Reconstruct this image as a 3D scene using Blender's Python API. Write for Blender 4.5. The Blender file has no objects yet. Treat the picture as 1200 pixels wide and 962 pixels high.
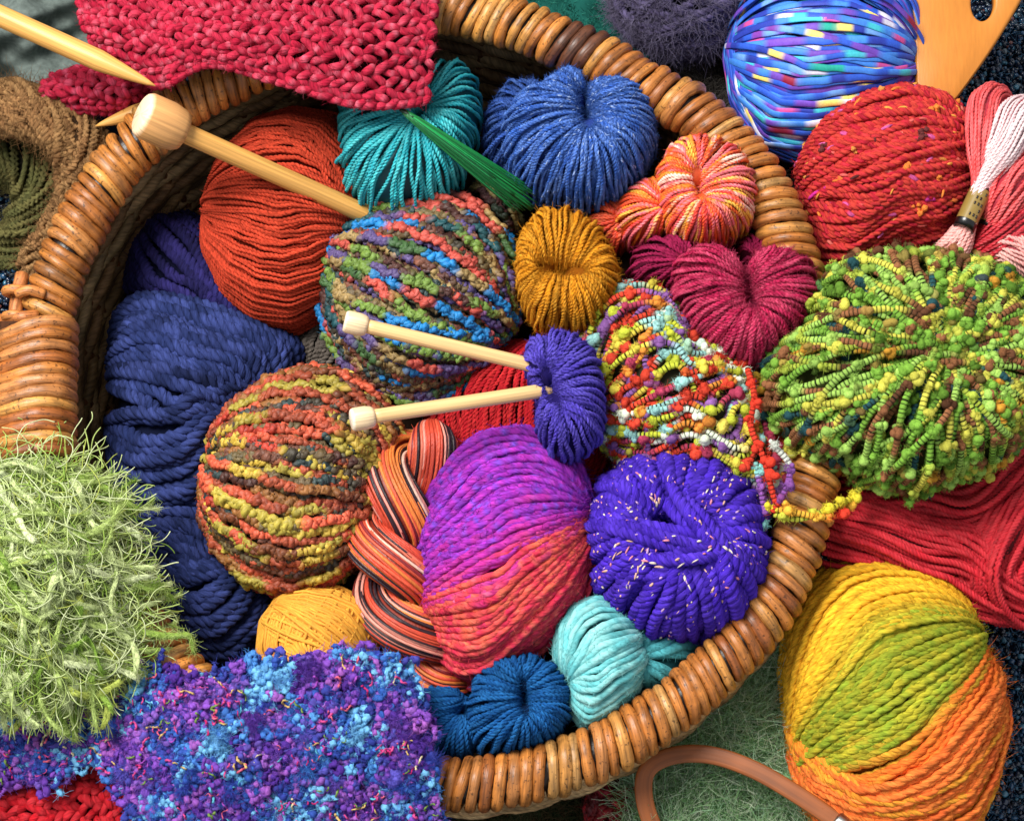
import bpy, math
import numpy as np
from mathutils import Vector

# ------------------------------------------------------------------ frame of reference
# working unit: 1.0 = half a metre (1000 units of the photograph at rim height); S turns it into metres
S = 0.5
TILT = math.radians(12.0)
D = 2.6
ZR = 0.26                       # height of the basket rim
CAM = np.array([0, -math.sin(TILT) * D, ZR + math.cos(TILT) * D])
FWD = np.array([0, math.sin(TILT), -math.cos(TILT)])
UPV = np.array([0, math.cos(TILT), math.sin(TILT)])
RGT = np.array([1.0, 0, 0])
sc = bpy.context.scene
COL = sc.collection


def at(px, py, z):
    """point of the plane at height z (arrays allowed)"""
    px = np.asarray(px, float); py = np.asarray(py, float); z = np.asarray(z, float)
    d = FWD * D + ((px - 600) / 1000.0)[..., None] * RGT + ((481 - py) / 1000.0)[..., None] * UPV
    t = (z - CAM[2]) / d[..., 2]
    return CAM + d * t[..., None]


def lin(h):
    h = h.lstrip('#')
    v = np.array([int(h[i:i + 2], 16) / 255.0 for i in (0, 2, 4)])
    return np.where(v <= 0.04045, v / 12.92, ((v + 0.055) / 1.055) ** 2.4)


def rng(seed): return np.random.default_rng(seed)


def unit(v): return v / np.maximum(np.linalg.norm(v, axis=-1, keepdims=True), 1e-9)


# ------------------------------------------------------------------ mesh builder
def ico(sub):
    t = (1 + 5 ** .5) / 2
    v = [(-1, t, 0), (1, t, 0), (-1, -t, 0), (1, -t, 0), (0, -1, t), (0, 1, t), (0, -1, -t), (0, 1, -t), (t, 0, -1), (t, 0, 1), (-t, 0, -1), (-t, 0, 1)]
    f = [(0, 11, 5), (0, 5, 1), (0, 1, 7), (0, 7, 10), (0, 10, 11), (1, 5, 9), (5, 11, 4), (11, 10, 2), (10, 7, 6), (7, 1, 8), (3, 9, 4), (3, 4, 2), (3, 2, 6), (3, 6, 8), (3, 8, 9), (4, 9, 5), (2, 4, 11), (6, 2, 10), (8, 6, 7), (9, 8, 1)]
    v = [np.array(x, float) / np.linalg.norm(x) for x in v]
    for _ in range(sub):
        cache = {}; nf = []
        def mid(a, b):
            k = (min(a, b), max(a, b))
            if k not in cache:
                m = v[a] + v[b]; v.append(m / np.linalg.norm(m)); cache[k] = len(v) - 1
            return cache[k]
        for a, b, c in f:
            ab, bc, ca = mid(a, b), mid(b, c), mid(c, a)
            nf += [(a, ab, ca), (b, bc, ab), (c, ca, bc), (ab, bc, ca)]
        f = nf
    return np.array(v), np.array(f)


ICO = {i: ico(i) for i in (1, 2, 3)}


class MB:
    def __init__(self, seed=0):
        self.v = []; self.q = []; self.t = []; self.c = []; self.f = []; self.n = 0; self.r = rng(seed); self.ft = .18

    def add(self, v, col, quads=None, tris=None, fib=None):
        v = v.reshape(-1, 3)
        self.f.append(np.zeros_like(v) if fib is None else np.asarray(fib, float).reshape(-1, 3))
        self.v.append(v); self.c.append(np.broadcast_to(col, v.shape).reshape(-1, 3))
        if quads is not None and len(quads): self.q.append(np.asarray(quads).reshape(-1, 4) + self.n)
        if tris is not None and len(tris): self.t.append(np.asarray(tris).reshape(-1, 3) + self.n)
        self.n += len(v)

    # ---- many tubes at once. P (M,N,3), rad scalar|(M,N), col (3,)|(M,3)|(M,N,3)
    def tubes(self, P, rad, col, sides=7, ply=0, depth=.3, twist=20., nrm=None, flat=(1., 1.), cap=True, marl=None, sq=None):
        P = np.asarray(P, float)
        if P.ndim == 2: P = P[None]
        M, N, _ = P.shape
        T = unit(np.gradient(P, axis=1))
        if nrm is None:
            ref = np.where(np.abs(T[:, :1, 2:3]) > .8, np.array([1., 0, 0]), np.array([0, 0, 1.]))[:, 0]
            n0 = unit(ref - (ref * T[:, 0]).sum(-1, keepdims=True) * T[:, 0])
            Nn = np.empty_like(P); Nn[:, 0] = n0
            for i in range(1, N):
                a = Nn[:, i - 1]; a = a - (a * T[:, i]).sum(-1, keepdims=True) * T[:, i]
                Nn[:, i] = unit(a)
        else:
            Nn = unit(nrm - (nrm * T).sum(-1, keepdims=True) * T)
        Bn = np.cross(T, Nn)
        rad = np.broadcast_to(np.asarray(rad, float), (M, N)) if np.ndim(rad) != 1 else np.broadcast_to(np.asarray(rad)[:, None], (M, N))
        col = np.asarray(col, float)
        if col.ndim == 1: col = np.broadcast_to(col, (M, N, 3))
        elif col.ndim == 2: col = np.broadcast_to(col[:, None], (M, N, 3))
        s = np.concatenate([np.zeros((M, 1)), np.cumsum(np.linalg.norm(np.diff(P, axis=1), axis=-1), 1)], 1) * 1000
        if ply:                                               # real plies, twisted round each other
            ph0 = s / twist * 2 * np.pi + self.r.uniform(0, 6.3, (M, 1))
            k_ = min(.57, depth * 1.6); q_ = 1.09 - k_
            for k in range(ply):
                ph = ph0 + 2 * np.pi * k / ply
                Q = P + (np.cos(ph) * rad * k_ * flat[0])[..., None] * Nn + (np.sin(ph) * rad * k_ * flat[1])[..., None] * Bn
                ck = col * self.r.normal(1, .07, (M, 1, 1)) if k or marl is None else np.broadcast_to(np.asarray(marl), col.shape)
                self.tubes(Q, rad * q_, np.clip(ck, .002, .95), max(5, min(sides, 7) - 1), nrm=Nn, cap=cap)
            return
        a = np.arange(sides) / sides * 2 * np.pi
        A = np.broadcast_to(a, (M, N, sides))
        C = np.broadcast_to(col[:, :, None], (M, N, sides, 3))
        if sq: A = A + np.pi / sides
        pw = (lambda x: np.sign(x) * np.abs(x) ** sq) if sq else (lambda x: x)
        ca = pw(np.cos(A)) * rad[..., None] * flat[0]; sa = pw(np.sin(A)) * rad[..., None] * flat[1]
        V = P[:, :, None] + ca[..., None] * Nn[:, :, None] + sa[..., None] * Bn[:, :, None]
        fa = A - s[..., None] * self.ft
        F = np.stack([np.broadcast_to(s[..., None] * .07 + self.r.uniform(0, 500, (M, 1, 1)), A.shape), np.cos(fa) * 1.1, np.sin(fa) * 1.1], -1)
        idx = np.arange(M * N * sides).reshape(M, N, sides)
        b = np.roll(idx, -1, 2)
        Q = np.stack([idx[:, :-1], b[:, :-1], b[:, 1:], idx[:, 1:]], -1).reshape(-1, 4)
        tri = None
        if cap:
            j = np.arange(1, sides - 1)
            t1 = np.stack([np.broadcast_to(idx[:, 0, :1], (M, len(j))), idx[:, 0, j + 1], idx[:, 0, j]], -1)
            t2 = np.stack([np.broadcast_to(idx[:, -1, :1], (M, len(j))), idx[:, -1, j], idx[:, -1, j + 1]], -1)
            tri = np.concatenate([t1.reshape(-1, 3), t2.reshape(-1, 3)])
        self.add(V, C.reshape(-1, 3), Q, tri, F)

    def blobs(self, cen, rad, col, sub=1, rough=.25, squash=None):
        cen = np.asarray(cen, float).reshape(-1, 3); M = len(cen)
        v, f = ICO[sub]
        rad = np.broadcast_to(np.asarray(rad, float), (M,))
        d = 1 + self.r.normal(0, rough, (M, len(v))) if rough else np.ones((M, len(v)))
        sq = np.ones((M, 1, 3)) if squash is None else np.asarray(squash).reshape(-1, 1, 3)
        V = cen[:, None] + v[None] * sq * (rad[:, None] * d)[..., None]
        F = f[None] + (np.arange(M) * len(v))[:, None, None]
        col = np.asarray(col, float)
        col = np.broadcast_to(col if col.ndim == 1 else col[:, None], (M, len(v), 3)).reshape(-1, 3)
        self.add(V, col, None, F.reshape(-1, 3), np.broadcast_to(v * 2.2, V.shape) + self.r.uniform(0, 500, (M, 1, 1)))

    def fuzz(self, pts, nrm, n, L, col, r=.00042, out=.6, curl=.6, light=1.12):
        """loose fibres standing off the yarn"""
        pts = pts.reshape(-1, 3); nrm = nrm.reshape(-1, 3)
        i = self.r.integers(0, len(pts), n)
        p = pts[i]; d = unit(nrm[i]) * out + unit(self.r.normal(0, 1, (n, 3)))
        d = unit(d); l = self.r.uniform(.35, 1., n) * L
        e = unit(self.r.normal(0, 1, (n, 3))); e2 = unit(self.r.normal(0, 1, (n, 3)))
        t = np.linspace(0, 1, 5)
        P = p[:, None] + d[:, None] * (t[None, :, None] * l[:, None, None]) + e[:, None] * ((t ** 2)[None, :, None] * (l * curl)[:, None, None]) + e2[:, None] * ((np.sin(t * 5))[None, :, None] * (l * curl * .25)[:, None, None])
        col = np.asarray(col, float)
        if col.ndim == 3: col = col.reshape(-1, 3)
        c = (col[i] if col.ndim == 2 else np.broadcast_to(col, (n, 3))) * light
        rr = np.broadcast_to(r * (1.05 - .75 * t), (n, 5))
        self.tubes(P, rr, np.clip(c, 0, .95), sides=3, cap=False)

    def build(self, name, mat, parent=None, loc=None, label=None, cat=None, group=None, kind=None):
        V = np.concatenate(self.v); C = np.concatenate(self.c)
        if loc is None: loc = np.array([(V[:, 0].min() + V[:, 0].max()) / 2, (V[:, 1].min() + V[:, 1].max()) / 2, V[:, 2].min()])
        loc = np.asarray(loc, float)
        me = bpy.data.meshes.new(name)
        q = np.concatenate(self.q) if self.q else np.zeros((0, 4), int)
        t = np.concatenate(self.t) if self.t else np.zeros((0, 3), int)
        me.vertices.add(len(V)); me.vertices.foreach_set('co', ((V - loc) * S).astype(np.float32).ravel())
        nl = q.size + t.size
        me.loops.add(nl); me.loops.foreach_set('vertex_index', np.concatenate([q.ravel(), t.ravel()]).astype(np.int32))
        me.polygons.add(len(q) + len(t))
        st = np.concatenate([np.arange(len(q)) * 4, q.size + np.arange(len(t)) * 3]).astype(np.int32)
        me.polygons.foreach_set('loop_start', st)
        try: me.polygons.foreach_set('loop_total', np.concatenate([np.full(len(q), 4), np.full(len(t), 3)]).astype(np.int32))
        except Exception: pass
        me.polygons.foreach_set('use_smooth', np.ones(len(q) + len(t), bool))
        ca = me.color_attributes.new('Col', 'FLOAT_COLOR', 'POINT')
        ca.data.foreach_set('color', np.concatenate([np.clip(C, 0, 1), np.ones((len(C), 1))], 1).astype(np.float32).ravel())
        fa = me.attributes.new('Fib', 'FLOAT_VECTOR', 'POINT'); fa.data.foreach_set('vector', np.concatenate(self.f).astype(np.float32).ravel())
        me.update(calc_edges=True)
        me.materials.append(mat)
        o = bpy.data.objects.new(name, me); COL.objects.link(o)
        wl = loc * S
        if parent is not None:
            o.parent = parent; wl = wl - np.array(parent.location)
        o.location = wl
        tag(o, label, cat, group, kind)
        return o


def tag(o, label=None, cat=None, group=None, kind=None):
    if label: o['label'] = label
    if cat: o['category'] = cat
    if group: o['group'] = group
    if kind: o['kind'] = kind


def empty(name, loc, label, cat, group=None):
    o = bpy.data.objects.new(name, None); COL.objects.link(o)
    o.location = np.asarray(loc) * S; o.empty_display_size = .02
    tag(o, label, cat, group)
    return o


# ------------------------------------------------------------------ materials (all procedural)
def mat(name, rough=.75, spec=.3, sheen=.25, var=.18, scale=900., coat=0., speck=0, bump=.0, bscale=1500., stretch=None, metal=0., trans=0., fib=False):
    m = bpy.data.materials.new(name); m.use_nodes = True
    nt = m.node_tree; b = nt.nodes['Principled BSDF']
    at_ = nt.nodes.new('ShaderNodeAttribute'); at_.attribute_name = 'Col'
    tc = nt.nodes.new('ShaderNodeTexCoord'); src = tc.outputs['Object']
    if fib:
        fn_ = nt.nodes.new('ShaderNodeAttribute'); fn_.attribute_name = 'Fib'; src = fn_.outputs['Vector']; scale = 1.3; bscale = 1.9
    if stretch is not None:
        mp = nt.nodes.new('ShaderNodeMapping'); mp.inputs['Scale'].default_value = stretch[:3]
        if len(stretch) > 3: mp.inputs['Rotation'].default_value = (0, 0, stretch[3])
        nt.links.new(src, mp.inputs['Vector']); src = mp.outputs['Vector']
    nz = nt.nodes.new('ShaderNodeTexNoise'); nz.inputs['Scale'].default_value = scale; nz.inputs['Detail'].default_value = 3
    nt.links.new(src, nz.inputs['Vector'])
    mr = nt.nodes.new('ShaderNodeMapRange'); mr.inputs['From Min'].default_value = .3; mr.inputs['From Max'].default_value = .7
    mr.inputs['To Min'].default_value = 1 - var; mr.inputs['To Max'].default_value = 1 + var
    nt.links.new(nz.outputs['Fac'], mr.inputs['Value'])
    vm = nt.nodes.new('ShaderNodeVectorMath'); vm.operation = 'SCALE'
    nt.links.new(at_.outputs['Color'], vm.inputs[0]); nt.links.new(mr.outputs['Result'], vm.inputs['Scale'])
    colour = vm.outputs['Vector']
    if speck:                                                 # pores, knocks and dirt in the cane
        for scl, lo, hi, dark in ((520., .60, .66, .35), (90., .56, .70, .6)):
            n3 = nt.nodes.new('ShaderNodeTexNoise'); n3.inputs['Scale'].default_value = scl; n3.inputs['Detail'].default_value = 4; nt.links.new(tc.outputs['Object'], n3.inputs['Vector'])
            m3 = nt.nodes.new('ShaderNodeMapRange'); m3.inputs['From Min'].default_value = lo; m3.inputs['From Max'].default_value = hi; m3.inputs['To Min'].default_value = 1.; m3.inputs['To Max'].default_value = dark
            nt.links.new(n3.outputs['Fac'], m3.inputs['Value'])
            v3 = nt.nodes.new('ShaderNodeVectorMath'); v3.operation = 'SCALE'; nt.links.new(colour, v3.inputs[0]); nt.links.new(m3.outputs['Result'], v3.inputs['Scale']); colour = v3.outputs['Vector']
    nt.links.new(colour, b.inputs['Base Color'])
    b.inputs['Roughness'].default_value = rough; b.inputs['Specular IOR Level'].default_value = spec
    b.inputs['Metallic'].default_value = metal
    b.inputs['Sheen Weight'].default_value = sheen; b.inputs['Sheen Roughness'].default_value = .4
    nt.links.new(at_.outputs['Color'], b.inputs['Sheen Tint'])
    b.inputs['Coat Weight'].default_value = coat; b.inputs['Coat Roughness'].default_value = .18
    b.inputs['Transmission Weight'].default_value = trans
    if bump:
        n2 = nt.nodes.new('ShaderNodeTexNoise'); n2.inputs['Scale'].default_value = bscale; n2.inputs['Detail'].default_value = 4
        nt.links.new(src, n2.inputs['Vector'])
        bp = nt.nodes.new('ShaderNodeBump'); bp.inputs['Strength'].default_value = bump; bp.inputs['Distance'].default_value = .0012 if fib else .001
        nt.links.new(n2.outputs['Fac'], bp.inputs['Height']); nt.links.new(bp.outputs['Normal'], b.inputs['Normal'])
    return m


WOOL = mat('wool_yarn', .92, .10, .3, .36, 1400, bump=.8, bscale=2600, fib=True)
SILK = mat('silky_yarn', .45, .45, .2, .25, 1400, bump=.4, bscale=2600, fib=True)
COTTON = mat('cotton_yarn', .7, .3, .15, .22, 1600, bump=.4, bscale=3000, fib=True)
RIBBON = mat('satin_ribbon', .6, .35, .2, .12, 800)
BOUCLE = mat('boucle_yarn', .55, .45, .25, .28, 1800, bump=.5, bscale=2500, fib=True)
FLUFF = mat('fluffy_fibre', .95, .08, .5, .22, 600, bump=.5, fib=True)
CANE = mat('varnished_cane', .42, .5, 0., .45, 240, coat=.06, speck=1, bump=.45, bscale=420, fib=True, stretch=(.4, 1.8, 1.8))
WICKER = mat('rough_wicker', .6, .35, 0., .45, 160, bump=.6, bscale=400, fib=True)
WOOD = mat('pale_birch_wood', .45, .4, 0., .24, 60, coat=.08, bump=.12, fib=True, stretch=(.1, 3., 3.))
BOARD = mat('orange_maple_wood', .45, .4, 0., .07, 60, coat=.12, bump=.08, bscale=140, stretch=(9, 1.2, 9, -.25))
CLOTH = mat('plain_cloth', .9, .15, .3, .25, 300, bump=.5, bscale=1800)
BEAD = mat('glass_beads', .18, .6, 0., .2, 300, coat=.5)
METAL = mat('brushed_metal', .3, .5, 0., .1, 300, metal=1.)
PAPER = mat('glossy_paper_band', .3, .5, 0., .05, 300, coat=.3)
GREEN = mat('translucent_green_plastic', .2, .5, 0., .15, 120, coat=.5, trans=.35)


# ------------------------------------------------------------------ colour rules for dyed yarn
def snoise(r, M, s, wl):
    """smooth 1-D noise per strand along its length, about -1..1"""
    o = 0
    for w, a in ((wl, .6), (wl * .43, .4), (wl * .19, .25)):
        o = o + a * np.sin(2 * np.pi * s / w * r.uniform(.8, 1.25, (M, 1)) + r.uniform(0, 6.3, (M, 1)))
    return o


def solid(h, vs=.12, va=.08, alt=None, altp=.0, fleck=None, fp=.0, fl=7.):
    b = lin(h)
    def f(r, s, P, psi):
        M, N = s.shape
        c = b * (1 + r.normal(0, vs, (M, 1, 1)) + va * snoise(r, M, s, 60)[..., None])
        if alt:
            w = np.clip(.5 + .8 * snoise(r, M, s, 90), 0, 1)[..., None] * altp
            c = c * (1 - w) + lin(alt) * w
        if fleck:
            cell = np.floor(s / fl + r.uniform(0, 99, (M, 1))).astype(int)
            hsh = np.modf(np.abs(np.sin(cell * 12.9898 + np.arange(M)[:, None] * 78.233) * 43758.5453))[0]
            fk = np.array([lin(x) for x in ([fleck] if isinstance(fleck, str) else fleck)])
            pick = fk[(hsh * 7919).astype(int) % len(fk)]
            c = np.where((hsh < fp)[..., None], pick, c)
        return np.clip(c, .002, .95)
    return f


def segs(hs, sl=45., blend=.15, probs=None, vs=.1):
    pal = np.array([lin(x) for x in hs])
    def f(r, s, P, psi):
        M, N = s.shape
        L = int(s.max() / sl * 2) + 6
        tab = r.choice(len(pal), (M, L), p=probs)
        x = s / sl * r.uniform(.75, 1.3, (M, 1)) + r.uniform(0, 3, (M, 1))
        i = np.minimum(x.astype(int), L - 2); fr = x - i
        w = np.clip((fr - (1 - blend)) / max(blend, 1e-3), 0, 1)[..., None]
        k = np.arange(M)[:, None]
        c = pal[tab[k, i]] * (1 - w) + pal[tab[k, i + 1]] * w
        return np.clip(c * (1 + r.normal(0, vs, (M, 1, 1)) + .08 * snoise(r, M, s, 40)[..., None]), .002, .95)
    return f


def bands(hs, run=2.0, vs=.1, mixl=None, probs=None):
    """each strand one colour, neighbours in short runs"""
    pal = np.array([lin(x) for x in hs])
    def f(r, s, P, psi):
        M, N = s.shape
        ids = np.zeros(M, int); cur = r.choice(len(pal), p=probs)
        for k in range(M):
            if r.random() < 1 / run: cur = r.choice(len(pal), p=probs)
            ids[k] = cur
        c = np.broadcast_to(pal[ids][:, None], (M, N, 3)) * (1 + r.normal(0, vs, (M, 1, 1)))
        if mixl:
            w = np.clip(.5 + .9 * snoise(r, M, s, mixl), 0, 1)[..., None]
            o = pal[r.choice(len(pal), M, p=probs)][:, None]
            c = c * (1 - w) + o * w
        return np.clip(c, .002, .95)
    return f


# ------------------------------------------------------------------ shapes of wound yarn
def outline_fn(outline, zc, cen=None):
    W = at([p[0] for p in outline], [p[1] for p in outline], np.full(len(outline), zc))
    if cen is None:                                           # centroid of the polygon
        x, y = W[:, 0], W[:, 1]; x2, y2 = np.roll(x, -1), np.roll(y, -1); cr = x * y2 - x2 * y
        C = np.array([((x + x2) * cr).sum(), ((y + y2) * cr).sum()]) / (3 * cr.sum())
    else:
        C = at(cen[0], cen[1], zc)[:2]
    a = np.linspace(-np.pi, np.pi, 361)[:-1]
    # exact ray / polygon distance, then a light smoothing
    R = np.zeros(360)
    n = len(W)
    for i in range(n):
        p = W[i, :2] - C; q = W[(i + 1) % n, :2] - C; e = q - p
        dx, dy = np.cos(a), np.sin(a)
        den = dx * e[1] - dy * e[0]
        with np.errstate(divide='ignore', invalid='ignore'):
            t = (p[0] * e[1] - p[1] * e[0]) / den; u = (p[0] * dy - p[1] * dx) / den
        ok = (t > 0) & (u >= -1e-6) & (u <= 1 + 1e-6)
        R = np.where(ok, np.maximum(R, np.nan_to_num(t)), R)
    k = np.exp(-np.linspace(-2, 2, 15) ** 2); k /= k.sum()
    R = np.convolve(np.concatenate([R[-7:], R, R[:7]]), k, 'valid')
    def fn(phi):
        return np.interp(phi, np.concatenate([a, [np.pi]]), np.concatenate([R, [R[0]]]))
    return C, fn, R.mean()


def arclen(P):
    return np.concatenate([np.zeros((P.shape[0], 1)), np.cumsum(np.linalg.norm(np.diff(P, axis=1), axis=-1), 1)], 1) * 1000


def wind_paths(r, axis, elev, az0, az1, M, N, lo=6, hi=174, shear=8., jit=.6, lift=0., liftj=.02, pinch=.06, sig=16, wob=1.2):
    a, e = math.radians(axis), math.radians(elev)
    A = np.array([math.cos(e) * math.cos(a), math.cos(e) * math.sin(a), math.sin(e)])
    E1 = np.array([-math.sin(a), math.cos(a), 0]); E2 = np.cross(A, E1)
    if E2[2] < 0: E2 = -E2
    step = (az1 - az0) / M
    psi = np.radians(az0 + (np.arange(M) + .5 + r.uniform(-jit, jit, M)) * step)
    t0 = np.radians(lo + r.uniform(0, 9, M)); t1 = np.radians(hi - r.uniform(0, 9, M))
    u = np.linspace(0, 1, N)
    th = t0[:, None] + (t1 - t0)[:, None] * u
    sh = np.radians(r.uniform(-shear, shear, M))[:, None]
    ps = psi[:, None] + sh * (u - .5) * 2 + np.radians(wob) * np.sin(u * r.uniform(3, 9, M)[:, None] + r.uniform(0, 6, M)[:, None])
    d = np.cos(th)[..., None] * A + np.sin(th)[..., None] * (np.cos(ps)[..., None] * E1 + np.sin(ps)[..., None] * E2)
    sg = math.radians(sig)
    rad = 1 + lift + r.normal(0, liftj, M)[:, None] - pinch * (np.exp(-(th / sg) ** 2) + np.exp(-((np.pi - th) / sg) ** 2))
    return d * rad[..., None], th, psi


def ball(m, outline, zc, H, winds, rad, colf, sides=7, ply=0, twist=14., depth=.3, core=None, fuzz=0, fl=.008, flat=(1, 1), taper=.5,
         cen=None, style=None, marl=None, N=None, fcol=None, jig=0., flk=None, under=False, undcol=None):
    r = m.r
    C, fn, Rm = outline_fn(outline, zc, cen)
    def mp(d):
        phi = np.arctan2(d[..., 1], d[..., 0]); rho = np.hypot(d[..., 0], d[..., 1]); R = fn(phi)
        return np.stack([C[0] + rho * R * np.cos(phi), C[1] + rho * R * np.sin(phi), zc + d[..., 2] * H], -1)
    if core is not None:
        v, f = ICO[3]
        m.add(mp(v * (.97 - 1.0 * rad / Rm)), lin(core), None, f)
    rk = rad / 1
    cen3 = np.array([C[0], C[1], zc])
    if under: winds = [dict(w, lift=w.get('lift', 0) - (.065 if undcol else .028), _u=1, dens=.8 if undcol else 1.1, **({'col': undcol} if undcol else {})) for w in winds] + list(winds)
    for w in winds:
        w = dict(w); und = w.pop('_u', 0); cf = w.pop('col', colf); dens = w.pop('dens', 1.0); rs = w.pop('rs', 1.0)
        az = math.radians(w['az1'] - w['az0'])
        M = w.pop('M', None) or max(4, int(az * (Rm + H) / 2 / (rad * rs * 1.75) * dens))
        n = N or (int(np.pi * Rm * 1000 / (twist / 6.)) if ply else 36)
        n = max(24, min(n, 190))
        d, th, psi = wind_paths(r, M=M, N=n, **w)
        P = mp(d)
        if jig:
            s0 = arclen(P)
            for ax in range(3): P[..., ax] += jig * snoise(r, M, s0, 38)
        s = arclen(P)
        rr = rad * rs * (1 - taper + taper * np.sin(th) ** .6) * (1 + r.normal(0, .08, (M, 1)) + .06 * snoise(r, M, s, 45))
        col = cf(r, s, P, psi)
        nr = unit(P - cen3)
        if style is not None:
            style(m, P, s, rr, col, nr)
        else:
            m.tubes(P, rr, col, sides, ply, depth, twist, nrm=nr, flat=flat, marl=marl)
        if und: continue
        if fuzz:
            m.fuzz(P + nr * rad * .6, nr, int(fuzz * M / 16), fl, col if fcol is None else lin(fcol))
        if flk:
            flecks(m, P, nr, rad, int(flk[0] * M / 60), flk[1], *flk[2:])
    return C, fn


def prof(be):
    """height of a hank's skin: a full dome that only dips at the pinch"""
    sb = np.abs(np.sin(be))
    up = np.where(be < np.pi / 2, .55 + .45 * sb ** .8, sb ** .85)
    return np.where(be < np.pi, up, -sb)


def flecks(m, P, nr, rad, n, cols, L=.007, w=.0011):
    """short tufts of another colour spun into the yarn"""
    r = m.r; M, N, _ = P.shape; T = unit(np.gradient(P, axis=1))
    i = r.integers(0, M, n); j = r.integers(1, N - 1, n)
    t = np.linspace(-.5, .5, 5)[None, :, None]
    d = unit(T[i, j] + .28 * r.normal(0, 1, (n, 3)))
    off = nr[i, j] * rad * .9 + np.cross(T[i, j], nr[i, j]) * r.uniform(-.6, .6, (n, 1)) * rad
    Q = (P[i, j] + off)[:, None] + d[:, None] * t * (L * r.uniform(.5, 1.2, (n, 1, 1))) - nr[i, j][:, None] * (t ** 2) * rad * 1.2
    c = np.array([lin(h) for h in cols])[r.integers(0, len(cols), n)]
    m.tubes(Q, w * r.uniform(.6, 1.2, (n, 1)) * np.array([[.4, 1, 1.1, 1, .4]]), c, 5)


def puff(m, outline, pinch, zc, H, rad, colf, sides=7, ply=0, twist=14., depth=.3, core=None, fuzz=0, fl=.008, dens=1., swirl=.25, layers=2, marl=None,
         b0=5, b1=215, deep=.35, style=None, taper=.55, crease=(0, 0), flk=None):
    """a hank pinched at one point: strands leave the pinch, swell over the top and turn under at the outline"""
    r = m.r
    C, fn0, Rm = outline_fn(outline, zc, pinch)
    fn = lambda a_: np.maximum(fn0(a_), .003)
    per = 2 * np.pi * Rm
    for ly in range(layers):
        M = int(per / (rad * 1.9) * dens)
        phi = (np.arange(M) + r.uniform(-.6, .6, M)) / M * 2 * np.pi - np.pi
        n = max(30, min(170, int(Rm * 3000 / (twist / 6.)))) if ply else 34
        for h_ in (5, 9, 14): phi = phi + .5 / h_ * .35 * np.sin(h_ * phi + r.uniform(0, 6.3))
        be = np.radians(np.linspace(b0, b1, n))[None] + np.radians(r.uniform(-6, 6, M))[:, None]
        ph = phi[:, None] + swirl * r.uniform(-1, 1, (M, 1)) * (np.linspace(1, 0, n) ** 2)[None] + .02 * np.sin(be * 5 + r.uniform(0, 6, (M, 1)))
        ph = (ph + np.pi) % (2 * np.pi) - np.pi
        sc_ = (1 - .06 * ly) * (1 + r.normal(0, .018, (M, 1)))
        R = np.maximum(fn(ph), .003)
        small = np.clip(R / Rm, .35, 1.1)                    # short sides swell less
        rho = R * .5 * (1 - np.cos(be)) * sc_
        z = zc + H * prof(be) * np.where(be < np.pi, small ** .6, 1) * sc_ - deep * H * np.exp(-(rho / (.10 * Rm)) ** 2)
        ex, ey = crease[0] / 1000., -crease[1] / 1000.; el = math.hypot(ex, ey) + 1e-9
        kk = (np.cos(ph) * ex + np.sin(ph) * ey) / el * np.clip(1 - rho / R, 0, 1) ** 1.5
        P = np.stack([C[0] + rho * np.cos(ph) + kk * ex, C[1] + rho * np.sin(ph) + kk * ey, z], -1)
        s = arclen(P)
        mid = np.stack([C[0] + .5 * R * np.cos(ph), C[1] + .5 * R * np.sin(ph), np.full_like(z, zc)], -1)
        nr = unit(P - mid)
        t = np.clip(rho / (.35 * Rm), 0, 1)
        rr = rad * (1 - taper + taper * t) * (1 + r.normal(0, .08, (M, 1)))
        col = colf(r, s, P, phi)
        if style is not None: style(m, P, s, rr, col, nr)
        else: m.tubes(P, rr, col, sides, ply, depth, twist, nrm=nr, marl=marl)
        if flk and ly == 0: flecks(m, P, nr, rad, flk[0], flk[1], *flk[2:])
        if fuzz: m.fuzz(P + nr * rad * .6, nr, int(fuzz * 4.5 / layers), fl, col)
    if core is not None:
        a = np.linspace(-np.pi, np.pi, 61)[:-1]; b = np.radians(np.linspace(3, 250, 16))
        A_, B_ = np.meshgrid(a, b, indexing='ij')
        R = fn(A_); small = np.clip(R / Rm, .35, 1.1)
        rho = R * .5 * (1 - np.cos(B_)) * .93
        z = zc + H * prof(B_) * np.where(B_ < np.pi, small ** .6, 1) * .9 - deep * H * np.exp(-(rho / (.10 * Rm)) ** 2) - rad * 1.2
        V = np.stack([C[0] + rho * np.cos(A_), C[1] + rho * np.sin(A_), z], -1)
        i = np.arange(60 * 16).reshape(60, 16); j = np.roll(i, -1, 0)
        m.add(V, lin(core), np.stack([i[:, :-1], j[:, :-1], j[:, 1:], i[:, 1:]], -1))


def crom(pts, n, closed=False):
    """Catmull-Rom through points (K,dim), n samples at even spacing"""
    p = np.asarray(pts, float)
    if closed: q = np.concatenate([p[-1:], p, p[:2]])
    else: q = np.concatenate([2 * p[:1] - p[1:2], p, 2 * p[-1:] - p[-2:-1]])
    out = []
    for i in range(1, len(q) - 2):
        t = np.linspace(0, 1, 24, endpoint=False)[:, None]
        a, b, c, d = q[i - 1], q[i], q[i + 1], q[i + 2]
        out.append(.5 * ((2 * b) + (-a + c) * t + (2 * a - 5 * b + 4 * c - d) * t ** 2 + (-a + 3 * b - 3 * c + d) * t ** 3))
    out.append(q[-2][None])
    o = np.concatenate(out)
    s = np.concatenate([[0], np.cumsum(np.linalg.norm(np.diff(o, axis=0), axis=1))])
    x = np.linspace(0, s[-1], n, endpoint=not closed)
    return np.stack([np.interp(x, s, o[:, k]) for k in range(p.shape[1])], -1)


def wpts(pts):
    p = np.asarray(pts, float)
    return at(p[:, 0], p[:, 1], p[:, 2])


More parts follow.
